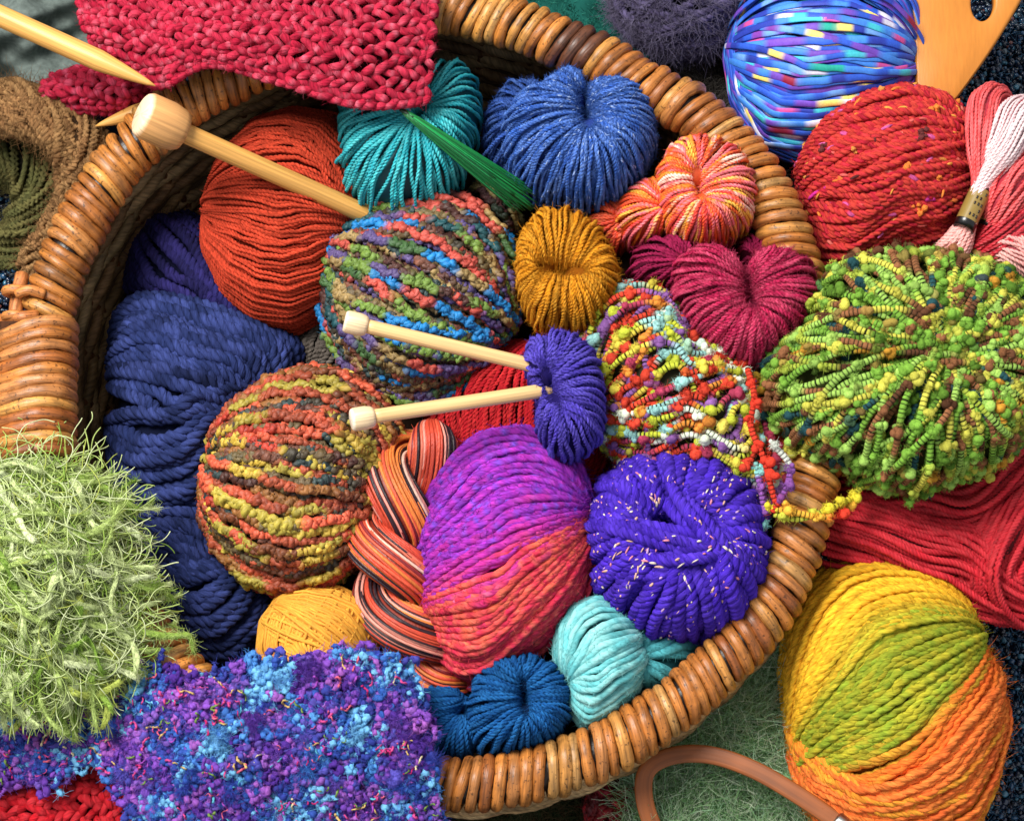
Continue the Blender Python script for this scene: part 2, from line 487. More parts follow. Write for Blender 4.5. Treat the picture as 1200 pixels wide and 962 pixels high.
def frames(Cn):
    T = unit(np.gradient(Cn, axis=0)); n = np.array([0, 0, 1.]); out = []
    for i in range(len(T)):
        n = n - n.dot(T[i]) * T[i]; n = n / max(np.linalg.norm(n), 1e-6); out.append(n)
    Nn = np.array(out)
    return T, Nn, np.cross(T, Nn)


def bundle(m, Cn, R, M, rad, colf, turns=0., sides=7, ply=0, twist=14., depth=.3, flat=(1, 1), loose=.06, fuzz=0, fl=.008, layers=1, core=None, style=None, arc=(0, 360)):
    """M strands laid round a centre line Cn (N,3) at radius R(N) - a hank's limb"""
    r = m.r; N = len(Cn); R = np.broadcast_to(np.asarray(R, float), (N,))
    T, Nn, Bn = frames(Cn); u = np.linspace(0, 1, N)
    for ly in range(layers):
        k = np.radians(arc[0] + (np.arange(M) + r.uniform(-.5, .5, M)) / M * (arc[1] - arc[0]))
        a = k[:, None] + turns * 2 * np.pi * u[None] + .12 * np.sin(u * r.uniform(4, 10, M)[:, None] + r.uniform(0, 6, M)[:, None])
        rr = R[None] * (1 - .2 * ly) * (1 + r.normal(0, loose, M)[:, None] + loose * .8 * np.sin(u * r.uniform(4, 12, M)[:, None] + r.uniform(0, 6, M)[:, None]))
        P = Cn[None] + (np.cos(a) * rr * flat[0])[..., None] * Nn[None] + (np.sin(a) * rr * flat[1])[..., None] * Bn[None]
        s = arclen(P); nr = unit(P - Cn[None]); col = colf(r, s, P, k)
        q = rad * (1 + r.normal(0, .07, (M, 1))) * np.ones((1, N))
        if style is not None: style(m, P, s, q, col, nr)
        else: m.tubes(P, q, col, sides, ply, depth, twist, nrm=nr)
        if fuzz: m.fuzz(P + nr * rad * .6, nr, fuzz // layers, fl, col)
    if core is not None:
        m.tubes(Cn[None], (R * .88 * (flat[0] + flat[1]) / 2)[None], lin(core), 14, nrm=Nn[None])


# yarn kinds that are more than a plain strand
def st_boucle(size=1.0, step=6.5, rough=.22, core=True):
    def f(m, P, s, rr, col, nr):
        r = m.r; M, N, _ = P.shape
        m.tubes(P, rr * .62 * (1 + .22 * snoise(r, M, s, 11)), col * .85, 7, nrm=nr)
        # two loopy threads wriggle round the core, swelling into soft knots
        for k in range(3):
            n2 = int(s.max() / 1.9); x = np.linspace(0, 1, n2)
            ph = r.uniform(0, 6.3, (M, 1)); sx = x[None] * s[:, -1:]
            Q = np.empty((M, n2, 3)); Nn = np.empty((M, n2, 3)); cq = np.empty((M, n2, 3)); q = np.empty((M, n2))
            for j in range(M):
                xs = sx[j]; q[j] = np.interp(xs, s[j], rr[j])
                for i in range(3):
                    Q[j, :, i] = np.interp(xs, s[j], P[j, :, i]); Nn[j, :, i] = np.interp(xs, s[j], nr[j, :, i]); cq[j, :, i] = np.interp(xs, s[j], col[j, :, i])
            T = unit(np.gradient(Q, axis=1)); Bn = np.cross(T, Nn)
            a = ph + sx / (step * 1.7) * 2 * np.pi + 1.4 * snoise(r, M, sx, 23); ap = q * (.55 + .3 * snoise(r, M, sx, 17))
            Q = Q + (np.cos(a) * ap)[..., None] * Bn + ((np.sin(a) * .6 + .35) * ap)[..., None] * Nn + (np.sin(a * 2 + 1) * q * .35)[..., None] * T
            kn = np.clip(.52 + .30 * snoise(r, M, sx, 9), .22, 1.0)
            m.tubes(Q, q * kn * size, np.clip(cq * (1 + .16 * snoise(r, M, sx, 13)[..., None]) * r.normal(1, .1, (M, 1, 1)), .002, .95), 7)
    return f


def st_bobble(pal, br=.0075, gap=34., stripe=5.0, dark='#15180f'):
    pal = np.array([lin(x) for x in pal]); dk = lin(dark)
    def f(m, P, s, rr, col, nr):
        r = m.r; M, N, _ = P.shape
        # finely striped thread: real rings of a dark binder
        n2 = int(s.max() / (stripe / 4.)) + 2; x = np.linspace(0, 1, n2)
        Q = np.empty((M, n2, 3)); Nn = np.empty((M, n2, 3)); cq = np.empty((M, n2, 3))
        for k in range(M):
            xs = x * s[k, -1]
            for i in range(3):
                Q[k, :, i] = np.interp(xs, s[k], P[k, :, i]); Nn[k, :, i] = np.interp(xs, s[k], nr[k, :, i]); cq[k, :, i] = np.interp(xs, s[k], col[k, :, i])
        sx = x[None] * s[:, -1:]
        on = (np.floor(sx / stripe * 4) % 4) != 0
        rad = rr.mean() * np.where(on, 1.03, .9)
        m.tubes(Q, rad, np.where(on[..., None], cq, dk), 6, nrm=Nn)
        m.fuzz(P, nr, M * 60, .010, col, .0004, .5, .8, .9)
        pts = []; cc = []
        for k in range(M):
            xs = np.arange(r.uniform(0, gap), s[k, -1], gap); xs = xs + r.uniform(-gap * .3, gap * .3, len(xs))
            pk = np.stack([np.interp(xs, s[k], P[k, :, i]) for i in range(3)], -1)
            nk = np.stack([np.interp(xs, s[k], nr[k, :, i]) for i in range(3)], -1)
            pts.append(pk + nk * br * .45 + r.normal(0, .0012, pk.shape))
            cc.append(np.stack([np.interp(xs, s[k], col[k, :, i]) for i in range(3)], -1))
        pts = np.concatenate(pts); cc = np.concatenate(cc)
        R = br * r.uniform(.6, 1.1, len(pts))
        # each bobble is a soft lump of a few knots, felted over
        for k in range(3):
            m.blobs(pts + r.normal(0, .38, pts.shape) * R[:, None], R * r.uniform(.62, .9, len(pts)), np.clip(cc * r.normal(1, .09, (len(pts), 1)), .003, .95), 2, .035, 1 + r.uniform(-.15, .3, (len(pts), 3)))
        v = unit(r.normal(0, 1, (len(pts), 26, 3)))
        fp = pts[:, None] + v * R[:, None, None] * .9
        m.fuzz(fp, v, len(pts) * 85, br * .7, np.repeat(cc, 26, 0), .00042, .9, .7, 1.15)
    return f


def patch(ctrl):
    c = np.asarray(ctrl, float)
    W = at(c[..., 0], c[..., 1], c[..., 2])
    def ev(u, v):
        """u along columns, v along rows, both 0..1 arrays"""
        def cub(G, x):                                        # G (K,...), x array
            K = len(G); t = np.clip(x, -.06, 1.06) * (K - 1); i = np.clip(np.floor(t).astype(int), 0, K - 2); f = (t - i)[..., None]
            g = lambda j: G[np.clip(j, 0, K - 1)]
            return i, f, g
        K0, K1 = W.shape[:2]
        tv = np.clip(v, -.06, 1.06) * (K0 - 1); iv = np.clip(np.floor(tv).astype(int), 0, K0 - 2); fv = (tv - iv)[..., None]
        tu = np.clip(u, -.06, 1.06) * (K1 - 1); iu = np.clip(np.floor(tu).astype(int), 0, K1 - 2); fu = (tu - iu)[..., None]
        def row(j):
            j = np.clip(j, 0, K0 - 1)
            a = W[j, np.clip(iu - 1, 0, K1 - 1)]; b = W[j, iu]; c_ = W[j, iu + 1]; d = W[j, np.clip(iu + 2, 0, K1 - 1)]
            return .5 * (2 * b + (c_ - a) * fu + (2 * a - 5 * b + 4 * c_ - d) * fu ** 2 + (3 * b - a - 3 * c_ + d) * fu ** 3)
        a, b, c_, d = row(iv - 1), row(iv), row(iv + 1), row(iv + 2)
        return .5 * (2 * b + (c_ - a) * fv + (2 * a - 5 * b + 4 * c_ - d) * fv ** 2 + (3 * b - a - 3 * c_ + d) * fv ** 3)
    def nrm(u, v):
        e = 1e-3
        n = np.cross(ev(u + e, v) - ev(u - e, v), ev(u, v + e) - ev(u, v - e)); n = unit(n)
        return np.where(n[..., 2:3] < 0, -n, n)
    return ev, nrm


def knit(m, ctrl, wales, courses, rad, colf, ply=3, twist=13., under=None, lean=.9, fuzz=0, depth=.35, puffz=1.1, marl=None):
    """stocking stitch: one yarn per course, zig-zagging over the wales, laid on a curved patch"""
    ev, nr = patch(ctrl); r = m.r
    n = wales * 22 + 1
    t = np.linspace(0, 2 * np.pi * wales, n)[None] + np.zeros((courses, 1))
    v = (t - .42 * np.sin(2 * t)) / (2 * np.pi * wales)
    j = np.arange(courses)[:, None] + r.normal(0, .08, (courses, 1))
    v = v + (.16 * snoise(r, courses, t * 10, 140) + r.normal(0, .10, (courses, 1))) / wales * np.clip(np.minimum(v, 1 - v) * 8, 0, 1)
    u = (j + .5 - lean * np.cos(t) * (1 + .22 * snoise(r, courses, t * 10, 70))) / courses
    P = ev(u, v); Nn = nr(u, v)
    P = P + Nn * (rad * puffz * (-np.cos(2 * t)) + rad * .55 * snoise(r, courses, t * 10, 60))[..., None]
    s = arclen(P); col = colf(r, s, P, j[:, 0])
    if marl is not None:                                      # pale streaks: silk sheen put into the yarn colour
        w = np.clip(1.1 * snoise(r, courses, s, 17) - .25, 0, 1)[..., None]; col = col * (1 - w * .5) + marl * w * .5
    m.tubes(P, rad * (.98 - .2 * np.cos(2 * t)) * (1 + .1 * snoise(r, courses, s, 30)), col, 9, ply, depth, twist)
    if fuzz: m.fuzz(P, Nn, fuzz, .009, col)
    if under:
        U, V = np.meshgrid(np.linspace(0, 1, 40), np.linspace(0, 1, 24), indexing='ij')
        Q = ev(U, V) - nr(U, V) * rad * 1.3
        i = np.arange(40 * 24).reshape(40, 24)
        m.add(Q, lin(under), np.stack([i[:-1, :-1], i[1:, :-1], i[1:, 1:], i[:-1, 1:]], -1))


def inside(poly, x, y):
    p = np.asarray(poly, float); ok = np.zeros(x.shape, bool); n = len(p)
    for i in range(n):
        x1, y1 = p[i]; x2, y2 = p[(i + 1) % n]
        c = (y1 > y) != (y2 > y)
        with np.errstate(divide='ignore', invalid='ignore'):
            ok ^= c & (x < (x2 - x1) * (y - y1) / (y2 - y1) + x1)
    return ok


def scatter(r, poly, n):
    p = np.asarray(poly, float); out = np.zeros((0, 2))
    while len(out) < n:
        q = np.stack([r.uniform(p[:, 0].min(), p[:, 0].max(), n * 3), r.uniform(p[:, 1].min(), p[:, 1].max(), n * 3)], -1)
        out = np.concatenate([out, q[inside(poly, q[:, 0], q[:, 1])]])
    return out[:n]


def sheet(m, poly, zf, col, res=7., thick=.006, noise=.004, wl=60., edge=.0):
    """a soft cloth: fine grid clipped to an outline, with folds, an underside and a rim"""
    p = np.asarray(poly, float); r = m.r
    xs = np.arange(p[:, 0].min(), p[:, 0].max() + res, res); ys = np.arange(p[:, 1].min(), p[:, 1].max() + res, res)
    X, Y = np.meshgrid(xs, ys, indexing='ij')
    k = [(r.uniform(.6, 1.6) / wl, r.uniform(0, 6.3), r.uniform(0, 6.3)) for _ in range(6)]
    Z = zf(X, Y) + noise * sum(np.sin(2 * np.pi * f * (X * math.cos(a) + Y * math.sin(a)) + ph) for f, a, ph in k) / 2
    V = at(X, Y, Z); i = np.arange(X.size).reshape(X.shape)
    keep = inside(poly, (X[:-1, :-1] + X[1:, 1:]) / 2, (Y[:-1, :-1] + Y[1:, 1:]) / 2)
    Q = np.stack([i[:-1, :-1], i[:-1, 1:], i[1:, 1:], i[1:, :-1]], -1)[keep]
    m.add(V, col, Q); m.add(V - np.array([0, 0, thick]), col, Q[:, ::-1])
    return zf


def rod(m, a, b, r0, r1, col, sides=20, n=14, round0=False, tip=0.):
    """straight turned rod a->b (world), tapering, optional point"""
    m.ft = 0.
    a, b = np.asarray(a, float), np.asarray(b, float); t = np.linspace(0, 1, n)
    if tip:
        L = np.linalg.norm(b - a); t = np.sort(np.concatenate([t[t < 1 - tip / L], 1 - tip / L * np.linspace(1, 0, 9)]))
    P = a + (b - a) * t[:, None]; R = r0 + (r1 - r0) * t
    if tip:
        x = np.clip((1 - t) * np.linalg.norm(b - a) / tip, 0, 1); R = R * (.06 + .94 * x ** .75)
    m.tubes(P[None], R[None], col, sides)


def lathe(m, a, d, prof, col, sides=28):
    """turned shape: prof = [(distance along d, radius)], closed"""
    d = unit(np.asarray(d, float)); P = np.asarray(a) + d * np.array([p[0] for p in prof])[:, None]
    T = d; ref = np.array([0, 0, 1.]) if abs(d[2]) < .9 else np.array([1., 0, 0])
    n = unit(ref - ref.dot(T) * T); b = np.cross(T, n)
    an = np.arange(sides) / sides * 2 * np.pi; R = np.array([p[1] for p in prof])
    V = P[:, None] + R[:, None, None] * (np.cos(an)[None, :, None] * n + np.sin(an)[None, :, None] * b)
    i = np.arange(len(prof) * sides).reshape(len(prof), sides); j = np.roll(i, -1, 1)
    col = np.asarray(col, float)
    c = np.broadcast_to(col if col.ndim == 1 else col[:, None], (len(prof), sides, 3)).reshape(-1, 3)
    fb = np.stack([np.repeat(np.array([p[0] for p in prof]) * 70, sides), np.tile(np.cos(an), len(prof)) * 2.2, np.tile(np.sin(an), len(prof)) * 2.2], -1)
    m.add(V, c, np.stack([i[:-1], j[:-1], j[1:], i[1:]], -1), None, fb)


# ================================================================== SETTING: the table the heap lies on
m = MB(1)
g = 12.0
m.add(np.array([[-g, -g, 0], [g, -g, 0], [g, g, 0], [-g, g, 0]]), lin('#15161c'), [[0, 1, 2, 3]])
m.build('ground', CLOTH, loc=(0, 0, 0), kind='structure')

# navy beaded cloth spread under everything
m = MB(2)
poly = [(-260, -260), (1460, -260), (1460, 1240), (-260, 1240)]
sheet(m, poly, lambda x, y: np.full(np.shape(x), .012), lin('#131a2c'), res=20, thick=.008, noise=.003)
bc = m.build('beaded_cloth', CLOTH, label='dark navy cloth covered in tiny glass beads under the whole heap', cat='cloth')
m = MB(2)
for reg, n in (([(1120, -30), (1240, -30), (1240, 130), (1100, 130)], 1500), ([(1120, 600), (1260, 600), (1260, 1010), (1120, 1010)], 4200),
               ([(-50, 230), (80, 230), (70, 420), (-50, 420)], 1500), ([(900, 640), (1020, 640), (1000, 720), (900, 760)], 700), ([(1150, 280), (1240, 280), (1240, 340), (1150, 340)], 500)):
    q = scatter(m.r, reg, n)
    z = .016 + np.abs(m.r.normal(0, .006, n))
    pal = np.array([lin(h) for h in ('#16243f', '#1d4668', '#25303f', '#3a6d86', '#101426', '#57636c', '#2a2a3a', '#6a3a34')])
    cc = pal[m.r.choice(8, n, p=[.28, .2, .16, .1, .14, .05, .04, .03])]
    m.blobs(at(q[:, 0], q[:, 1], z), m.r.uniform(.0022, .0042, n), cc, 1, .06, 1 + m.r.uniform(-.35, .25, (n, 3)))
    q2 = scatter(m.r, reg, n // 2)
    P = at(q2[:, 0], q2[:, 1], np.full(len(q2), .022))
    m.fuzz(P, np.tile([0, 0, 1.], (len(P), 1)), n // 2, .014, lin('#2c5878'), .0006, .4, .9)
m.build('beads', BEAD, bc, kind='stuff')

# ================================================================== BASKET
RIM = [(500, 8), (560, 18), (610, 31), (660, 52), (708, 72), (752, 100), (800, 124), (838, 154), (872, 187), (898, 225), (915, 262), (934, 320), (950, 400), (957, 480),
       (954, 550), (941, 615), (918, 680), (887, 732), (835, 787), (787, 828), (735, 864), (690, 886), (640, 903), (580, 916), (512, 919), (430, 914), (350, 892), (275, 850),
       (212, 792), (150, 715), (95, 630), (60, 545), (47, 470), (52, 395), (73, 312), (108, 240), (150, 180), (215, 122), (300, 78), (400, 32)]
RC = crom(np.array([list(p) + [ZR] for p in RIM]), 900, True)
RW = at(RC[:, 0], RC[:, 1], RC[:, 2])
RT = unit(np.roll(RW, -1, 0) - np.roll(RW, 1, 0)); RN = np.cross(RT, [0, 0, 1.])      # RN: sideways
cenR = RW.mean(0)
if ((RW - cenR) * RN).sum() < 0: RN = -RN
RS = np.concatenate([[0], np.cumsum(np.linalg.norm(np.diff(RW, axis=0), axis=1))])
basket = empty('wicker_basket', (cenR[0], cenR[1], 0.02), 'round honey brown wicker basket with thick wrapped cane rim, heaped full of yarn', 'basket')
canepal = np.array([lin(h) for h in ('#b06e30', '#a06026', '#bc8440', '#8e5020', '#7c421e', '#a46a38', '#54301a', '#b88c50')])
cprob = [.2, .19, .15, .15, .12, .09, .04, .06]
m = MB(3); r = m.r; m.ft = .012
m.tubes(np.concatenate([RW, RW[:2]])[None], .0215, lin('#1e1008'), 16)  # core colour darkened to paint the shade in the grooves between wraps
pos = []; x = 0.
while x < RS[-1] - .010:
    w = r.uniform(.0118, .0172); pos.append((x + w / 2, w)); x += w
pos = np.array(pos); M = len(pos)
def rim_at(s, A):
    return np.stack([np.interp(s % RS[-1], RS, A[:, i]) for i in range(3)], -1)
th = np.radians(np.linspace(-115, 295, 40))[None]
slant = .007 + r.normal(0, .0010, (M, 1)); tl = r.normal(0, .0014, (M, 1))
sx = pos[:, :1] + slant * np.cos(th) + tl * np.sin(th)
Cc = rim_at(sx, RW); Nn = unit(rim_at(sx, RN))
big = 1 + r.normal(0, .022, (M, 1))
out = Nn * np.cos(th)[..., None] + np.array([0, 0, 1.]) * np.sin(th)[..., None]
P = Cc + Nn * (.0266 * big * np.cos(th))[..., None] + np.array([0, 0, 1.]) * (.026 * big * np.sin(th))[..., None]
cc = canepal[r.choice(8, M, p=cprob)]
# the cane is darker stock in two runs
dk = ((pos[:, 0] > 0.17) & (pos[:, 0] < .21)) | (pos[:, 0] > RS[-1] - .02)
zone = rim_at(pos[:, 0], RW); warm = np.clip((zone[:, 0] + .2) * 1.2 - zone[:, 1] * .6, 0, 1)[:, None]
cc = cc * .72 + .28 * (lin('#b87a36') * (1 - warm) + lin('#965224') * warm)
cc = np.where(dk[:, None], lin('#5a3420'), cc) * r.uniform(.85, 1.12, (M, 1))
s_ = arclen(P)
col = np.clip(cc[:, None] * (1 + .16 * snoise(r, M, s_, 50)[..., None] + .08 * snoise(r, M, s_, 9)[..., None]), .004, .9)
m.tubes(P, (pos[:, 1] * r.uniform(.455, .515, M))[:, None] * np.ones((1, 40)) * (1 + .10 * snoise(r, M, s_, 60)), col, 12, nrm=out, flat=(.9, 1.), sq=1.)
m.build('rim', CANE, basket)
# woven wall: rods running round, passing before and behind the stakes
m = MB(4); r = m.r
nst = 46; ang = np.linspace(0, 1, nst, endpoint=False)
def wall_pt(f, h):
    """f 0..1 round, h 0 (top)..1 (bottom)"""
    c = rim_at(f * RS[-1], RW); n = unit(rim_at(f * RS[-1], RN))
    b = .012 + .030 * np.sin(np.clip(h, 0, 1) * np.pi * .8) - .075 * h ** 2
    p = c + n * b[..., None]; p[..., 2] = ZR - .022 - h * .222
    return p, n
rows = 22; ff = np.linspace(0, 1, 560)
for k in range(rows):
    h = np.full_like(ff, (k + .3) / rows)
    p, n = wall_pt(ff, h)
    wv = np.sin(ff * nst * np.pi + k * np.pi) * .0042 + r.normal(0, .0004, ff.shape)
    P = p + n * wv[:, None]; P[:, 2] += .0015 * np.sin(ff * 40 + k * 1.7)
    c = np.array(lin(('#a68a62', '#94764e', '#8a6a48', '#a08058')[r.integers(0, 4)]))
    s_ = arclen(P[None]); col = np.clip(c[None, None] * (1 + .35 * snoise(r, 1, s_, 160)[..., None]), .004, .9)
    m.tubes(P[None], .0071, col, 8)
F_, H_ = np.meshgrid(np.linspace(0, 1, 181), np.linspace(-.02, 1.02, 14), indexing='ij')
pl, nl = wall_pt(F_.ravel(), H_.ravel()); pl = pl + nl * .0005; i = np.arange(181 * 14).reshape(181, 14)
m.add(pl, lin('#5a452e'), np.stack([i[:-1, :-1], i[1:, :-1], i[1:, 1:], i[:-1, 1:]], -1))
hh = np.linspace(0, 1, 20)
for a in ang:
    p, n = wall_pt(np.full_like(hh, a), hh)
    m.tubes(p[None], .0058, lin('#6a4222'), 8)
m.build('wall', WICKER, basket)
m = MB(5)
b0, _ = wall_pt(np.linspace(0, 1, 120, endpoint=False), np.ones(120)); c0 = b0.mean(0)
rr_ = np.linspace(0, 1.0, 12); V = c0 + (b0[None] - c0) * rr_[:, None, None]; V[..., 2] = .024 + .004 * np.sin(rr_ * 40)[:, None]
i = np.arange(12 * 120).reshape(12, 120); j = np.roll(i, -1, 1)
m.add(V, lin('#4a2c16'), np.stack([i[:-1], i[1:], j[1:], j[:-1]], -1))
m.build('base', WICKER, basket)
# where the handle is bound to the rim, on the left
m = MB(6); r = m.r; m.ft = .012
n = 12
for k in range(n):
    y = 383 + k * 13.2
    pts = [(-62, y + 44 - k * 1.2, .19), (-30, y + 26 - k, .262), (5, y + 10 - k * .6, .301), (40, y - 4, .312), (68, y - 6 + k * .3, .303), (86, y + 1 + k * .2, .272), (84, y + 8, .235)]
    P = wpts(crom(pts, 40)) + r.normal(0, .0008, 3)
    c = canepal[r.choice([0, 1, 2, 5, 3])] * r.uniform(.95, 1.15); s_ = arclen(P[None])
    m.tubes(P[None], .0079 * (1 + .12 * snoise(r, 1, s_, 70)), np.clip(c * (1 + .18 * snoise(r, 1, s_, 60)[..., None]), .004, .9), 10, flat=(.75, 1.))
m.tubes(wpts([(25, 385, .262), (18, 450, .262), (14, 545, .262)])[None], np.array([[.036, .040, .036]]), lin('#4a2812'), 14, flat=(1., 1.))
m.tubes(wpts([(-30, 400, .24), (-28, 450, .24), (-28, 545, .24)])[None], np.array([[.04, .05, .04]]), lin('#4a2812'), 14)
m.build('handle_binding', CANE, basket)
m = MB(7); r = m.r; m.ft = .012
m.tubes(wpts(crom([(18, 398, .285), (19, 360, .275), (26, 322, .262)], 12))[None], .0085, lin('#b06c3a'), 10)
m.tubes(wpts(crom([(-20, 380, .25), (2, 375, .27), (24, 372, .292), (44, 370, .285)], 14))[None], .0075, lin('#a86430'), 10)
for y in (342, 372):
    th_ = np.linspace(0, 2 * np.pi, 20)
    c_ = wpts([(19.5, y, .279)])[0]
    m.tubes((c_ + np.stack([.0125 * np.cos(th_), np.zeros(20), .0125 * np.sin(th_)], -1))[None], .006, lin('#b8743a'), 8)
m.tubes(wpts(crom([(20, 345, .292), (34, 340, .296), (52, 345, .29)], 10))[None], .0065, lin('#b8743a'), 8)
m.build('handle_lashing', CANE, basket)

# ================================================================== YARN INSIDE THE BASKET
G_BALL = 'balls of yarn in and around the basket'
G_HANK = 'folded and twisted hanks of yarn'

m = MB(10)                                     # rust ball, upper left
o = [(300, 152), (345, 140), (395, 148), (430, 190), (434, 250), (418, 305), (388, 357), (345, 382), (300, 376), (262, 346), (241, 300), (238, 252), (255, 200)]
cf = solid('#b8402a', .10, .08, '#98321f', .35)
ball(m, o, .15, .115, [dict(axis=-6, elev=2, az0=-25, az1=205, shear=7, dens=1.25), dict(axis=-9, elev=0, az0=60, az1=205, shear=10, lift=.015, dens=.8),
                       dict(axis=-30, elev=0, az0=-20, az1=62, shear=8, lift=.03, dens=1.2)], .0026, cf, 6, 2, 11, .25, core='#6a2014', fuzz=70, fl=.007)
m.build('yarn_ball', WOOL, label='rust orange ball of fine yarn under the big wooden needle', cat='yarn ball', group=G_BALL)

m = MB(11)                                     # teal hank
cf = solid('#17909c', .16, .1, '#4cc4c8', .6)
puff(m, [(398, 140), (399, 190), (405, 228), (430, 252), (470, 260), (510, 248), (538, 218), (552, 180), (545, 150), (505, 138), (440, 118)], (492, 150), .215, .075, .0026, cf, 6, 2, 10, .3, core='#0a4650', swirl=.35, deep=.5, dens=.9)
puff(m, [(488, 128), (492, 100), (510, 82), (540, 78), (560, 100), (566, 140), (560, 170), (540, 178), (515, 160)], (499, 146), .20, .07, .0026, cf, 6, 2, 10, .3, core='#0a4650', swirl=.3, deep=.4)
ball(m, [(398, 120), (430, 90), (480, 85), (510, 110), (510, 150), (470, 170), (410, 160)], .17, .07, [dict(axis=75, elev=5, az0=-10, az1=190, shear=14)], .0034, cf, 7, 2, 8, core='#0a4650')
m.build('yarn_hank', SILK, label='shiny teal hank hanging from under the red knitted scarf', cat='yarn hank', group=G_HANK)

m = MB(12)                                     # blue heart
cf = solid('#355cae', .16, .1, '#6a90da', .6)
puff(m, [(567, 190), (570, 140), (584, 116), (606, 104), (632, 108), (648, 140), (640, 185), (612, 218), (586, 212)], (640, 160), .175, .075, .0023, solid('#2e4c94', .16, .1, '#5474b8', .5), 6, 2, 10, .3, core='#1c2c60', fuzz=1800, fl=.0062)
o = [(590, 190), (590, 150), (606, 124), (634, 112), (650, 97), (670, 93), (683, 108), (686, 122), (694, 108), (718, 104), (745, 112), (764, 135), (770, 165), (760, 200), (738, 230), (708, 248), (676, 252), (640, 240), (608, 218)]
puff(m, o, (684, 152), .215, .095, .0023, cf, 6, 2, 10, .3, core='#24387c', fuzz=5600, fl=.0062, swirl=.25, deep=.4, crease=(3, 20), flk=(900, ['#8aa8e4', '#7898dc', '#a4bce8'], .008, .0007))
m.build('yarn_hank', WOOL, label='fuzzy cornflower blue heart shaped hank with pale flecks', cat='yarn hank', group=G_HANK)

m = MB(13)                                     # orange, pink and yellow skein
cf = bands(['#e0502c', '#ee8a2c', '#f0b848', '#e8707a', '#f0c0b0', '#d83a34', '#e8602a'], 2.0, .08, 90, [.2, .17, .12, .22, .09, .11, .09])
o = [(772, 246), (769, 205), (785, 178), (815, 168), (850, 175), (877, 200), (887, 238), (876, 272), (845, 290), (808, 292), (782, 278)]
puff(m, o, (816, 236), .245, .075, .0022, cf, 6, 2, 10, .3, core='#c85028', swirl=.2, deep=.12, fuzz=700, fl=.006, crease=(4, 18))
puff(m, [(718, 262), (728, 232), (750, 218), (782, 212), (790, 250), (770, 286), (742, 292), (722, 282)], (776, 256), .215, .055, .0022, cf, 6, 2, 10, .3, core='#a83418', swirl=.2, deep=.3)
puff(m, [(684, 268), (695, 244), (720, 238), (740, 255), (740, 285), (715, 305), (690, 296)], (730, 268), .19, .045, .0022, solid('#c8402a', .15, .1, '#e06a3a', .5), 6, 2, 12, .3, core='#8a2814')
m.build('yarn_hank', SILK, label='orange, pink and yellow striped twisted hank under the rim', cat='yarn hank', group=G_HANK)

m = MB(14)                                     # gold hank
cf = solid('#cc841c', .16, .08, '#e0a438', .5)
o = [(605, 318), (610, 278), (630, 255), (665, 251), (698, 270), (720, 305), (726, 345), (708, 380), (690, 396), (655, 394), (628, 384), (610, 352)]
puff(m, o, (656, 331), .225, .075, .0023, cf, 6, 2, 10, .3, core='#7a4408', swirl=.25, deep=.25, fuzz=1200, fl=.008, crease=(26, 5))
m.build('yarn_hank', WOOL, label='small golden amber hank in the middle of the basket', cat='yarn hank', group=G_HANK)

m = MB(15)                                     # raspberry heart
cf = solid('#b0244e', .12, .08, '#d85878', .55)
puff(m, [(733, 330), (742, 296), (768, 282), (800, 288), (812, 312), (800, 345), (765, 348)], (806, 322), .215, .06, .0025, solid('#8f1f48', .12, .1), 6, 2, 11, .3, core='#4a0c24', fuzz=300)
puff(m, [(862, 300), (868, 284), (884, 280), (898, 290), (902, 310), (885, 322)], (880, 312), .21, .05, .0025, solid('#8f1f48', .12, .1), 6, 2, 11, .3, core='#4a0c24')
o = [(784, 350), (788, 318), (806, 300), (830, 298), (850, 308), (868, 336), (882, 304), (902, 298), (930, 306), (952, 326), (957, 356), (942, 392), (915, 418), (880, 438), (850, 428), (815, 398)]
puff(m, o, (872, 360), .255, .085, .0025, cf, 6, 2, 11, .3, core='#5a1028', fuzz=2600, fl=.008, swirl=.25, deep=.3, crease=(4, 16))
m.build('yarn_hank', WOOL, label='raspberry pink heart shaped hank beside the right rim', cat='yarn hank', group=G_HANK)

m = MB(16)                                     # many-coloured boucle ball
cf = segs(['#1a78b8', '#6a8638', '#b44a3e', '#574878', '#90784a', '#1a4a50', '#4a2a24', '#3a5a30'], 46, .1, [.2, .16, .2, .15, .14, .06, .04, .05])
o = [(380, 335), (386, 295), (412, 268), (450, 248), (490, 236), (535, 238), (572, 256), (598, 292), (610, 340), (602, 392), (575, 432), (530, 462), (482, 474), (432, 456), (398, 415), (382, 375)]
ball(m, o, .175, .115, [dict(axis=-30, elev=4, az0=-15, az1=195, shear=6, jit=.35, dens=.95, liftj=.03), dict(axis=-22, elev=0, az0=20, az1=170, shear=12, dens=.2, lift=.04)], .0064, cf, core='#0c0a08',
     style=st_boucle(1.0), N=64, fuzz=200, fl=.008, jig=.0026, under=True, undcol=segs(['#5a4a30', '#3a3428', '#4a2c26', '#6a5a38', '#2e4040', '#6a4030'], 40))  # brown base strands and black core, darkened: gap shade put into the colour
ball(m, [(540, 240), (560, 215), (590, 225), (612, 262), (600, 290), (560, 270)], .15, .05, [dict(axis=-50, elev=4, az0=-15, az1=195, shear=15, dens=.7)], .0055, segs(['#5a5632', '#8a7a4a', '#4a2a2a', '#2c3a2c'], 30), core='#14120c', style=st_boucle(1.), N=30)
m.build('yarn_ball', BOUCLE, label='knobbly ball of blue, green, coral and purple boucle yarn on black', cat='yarn ball', group=G_BALL)

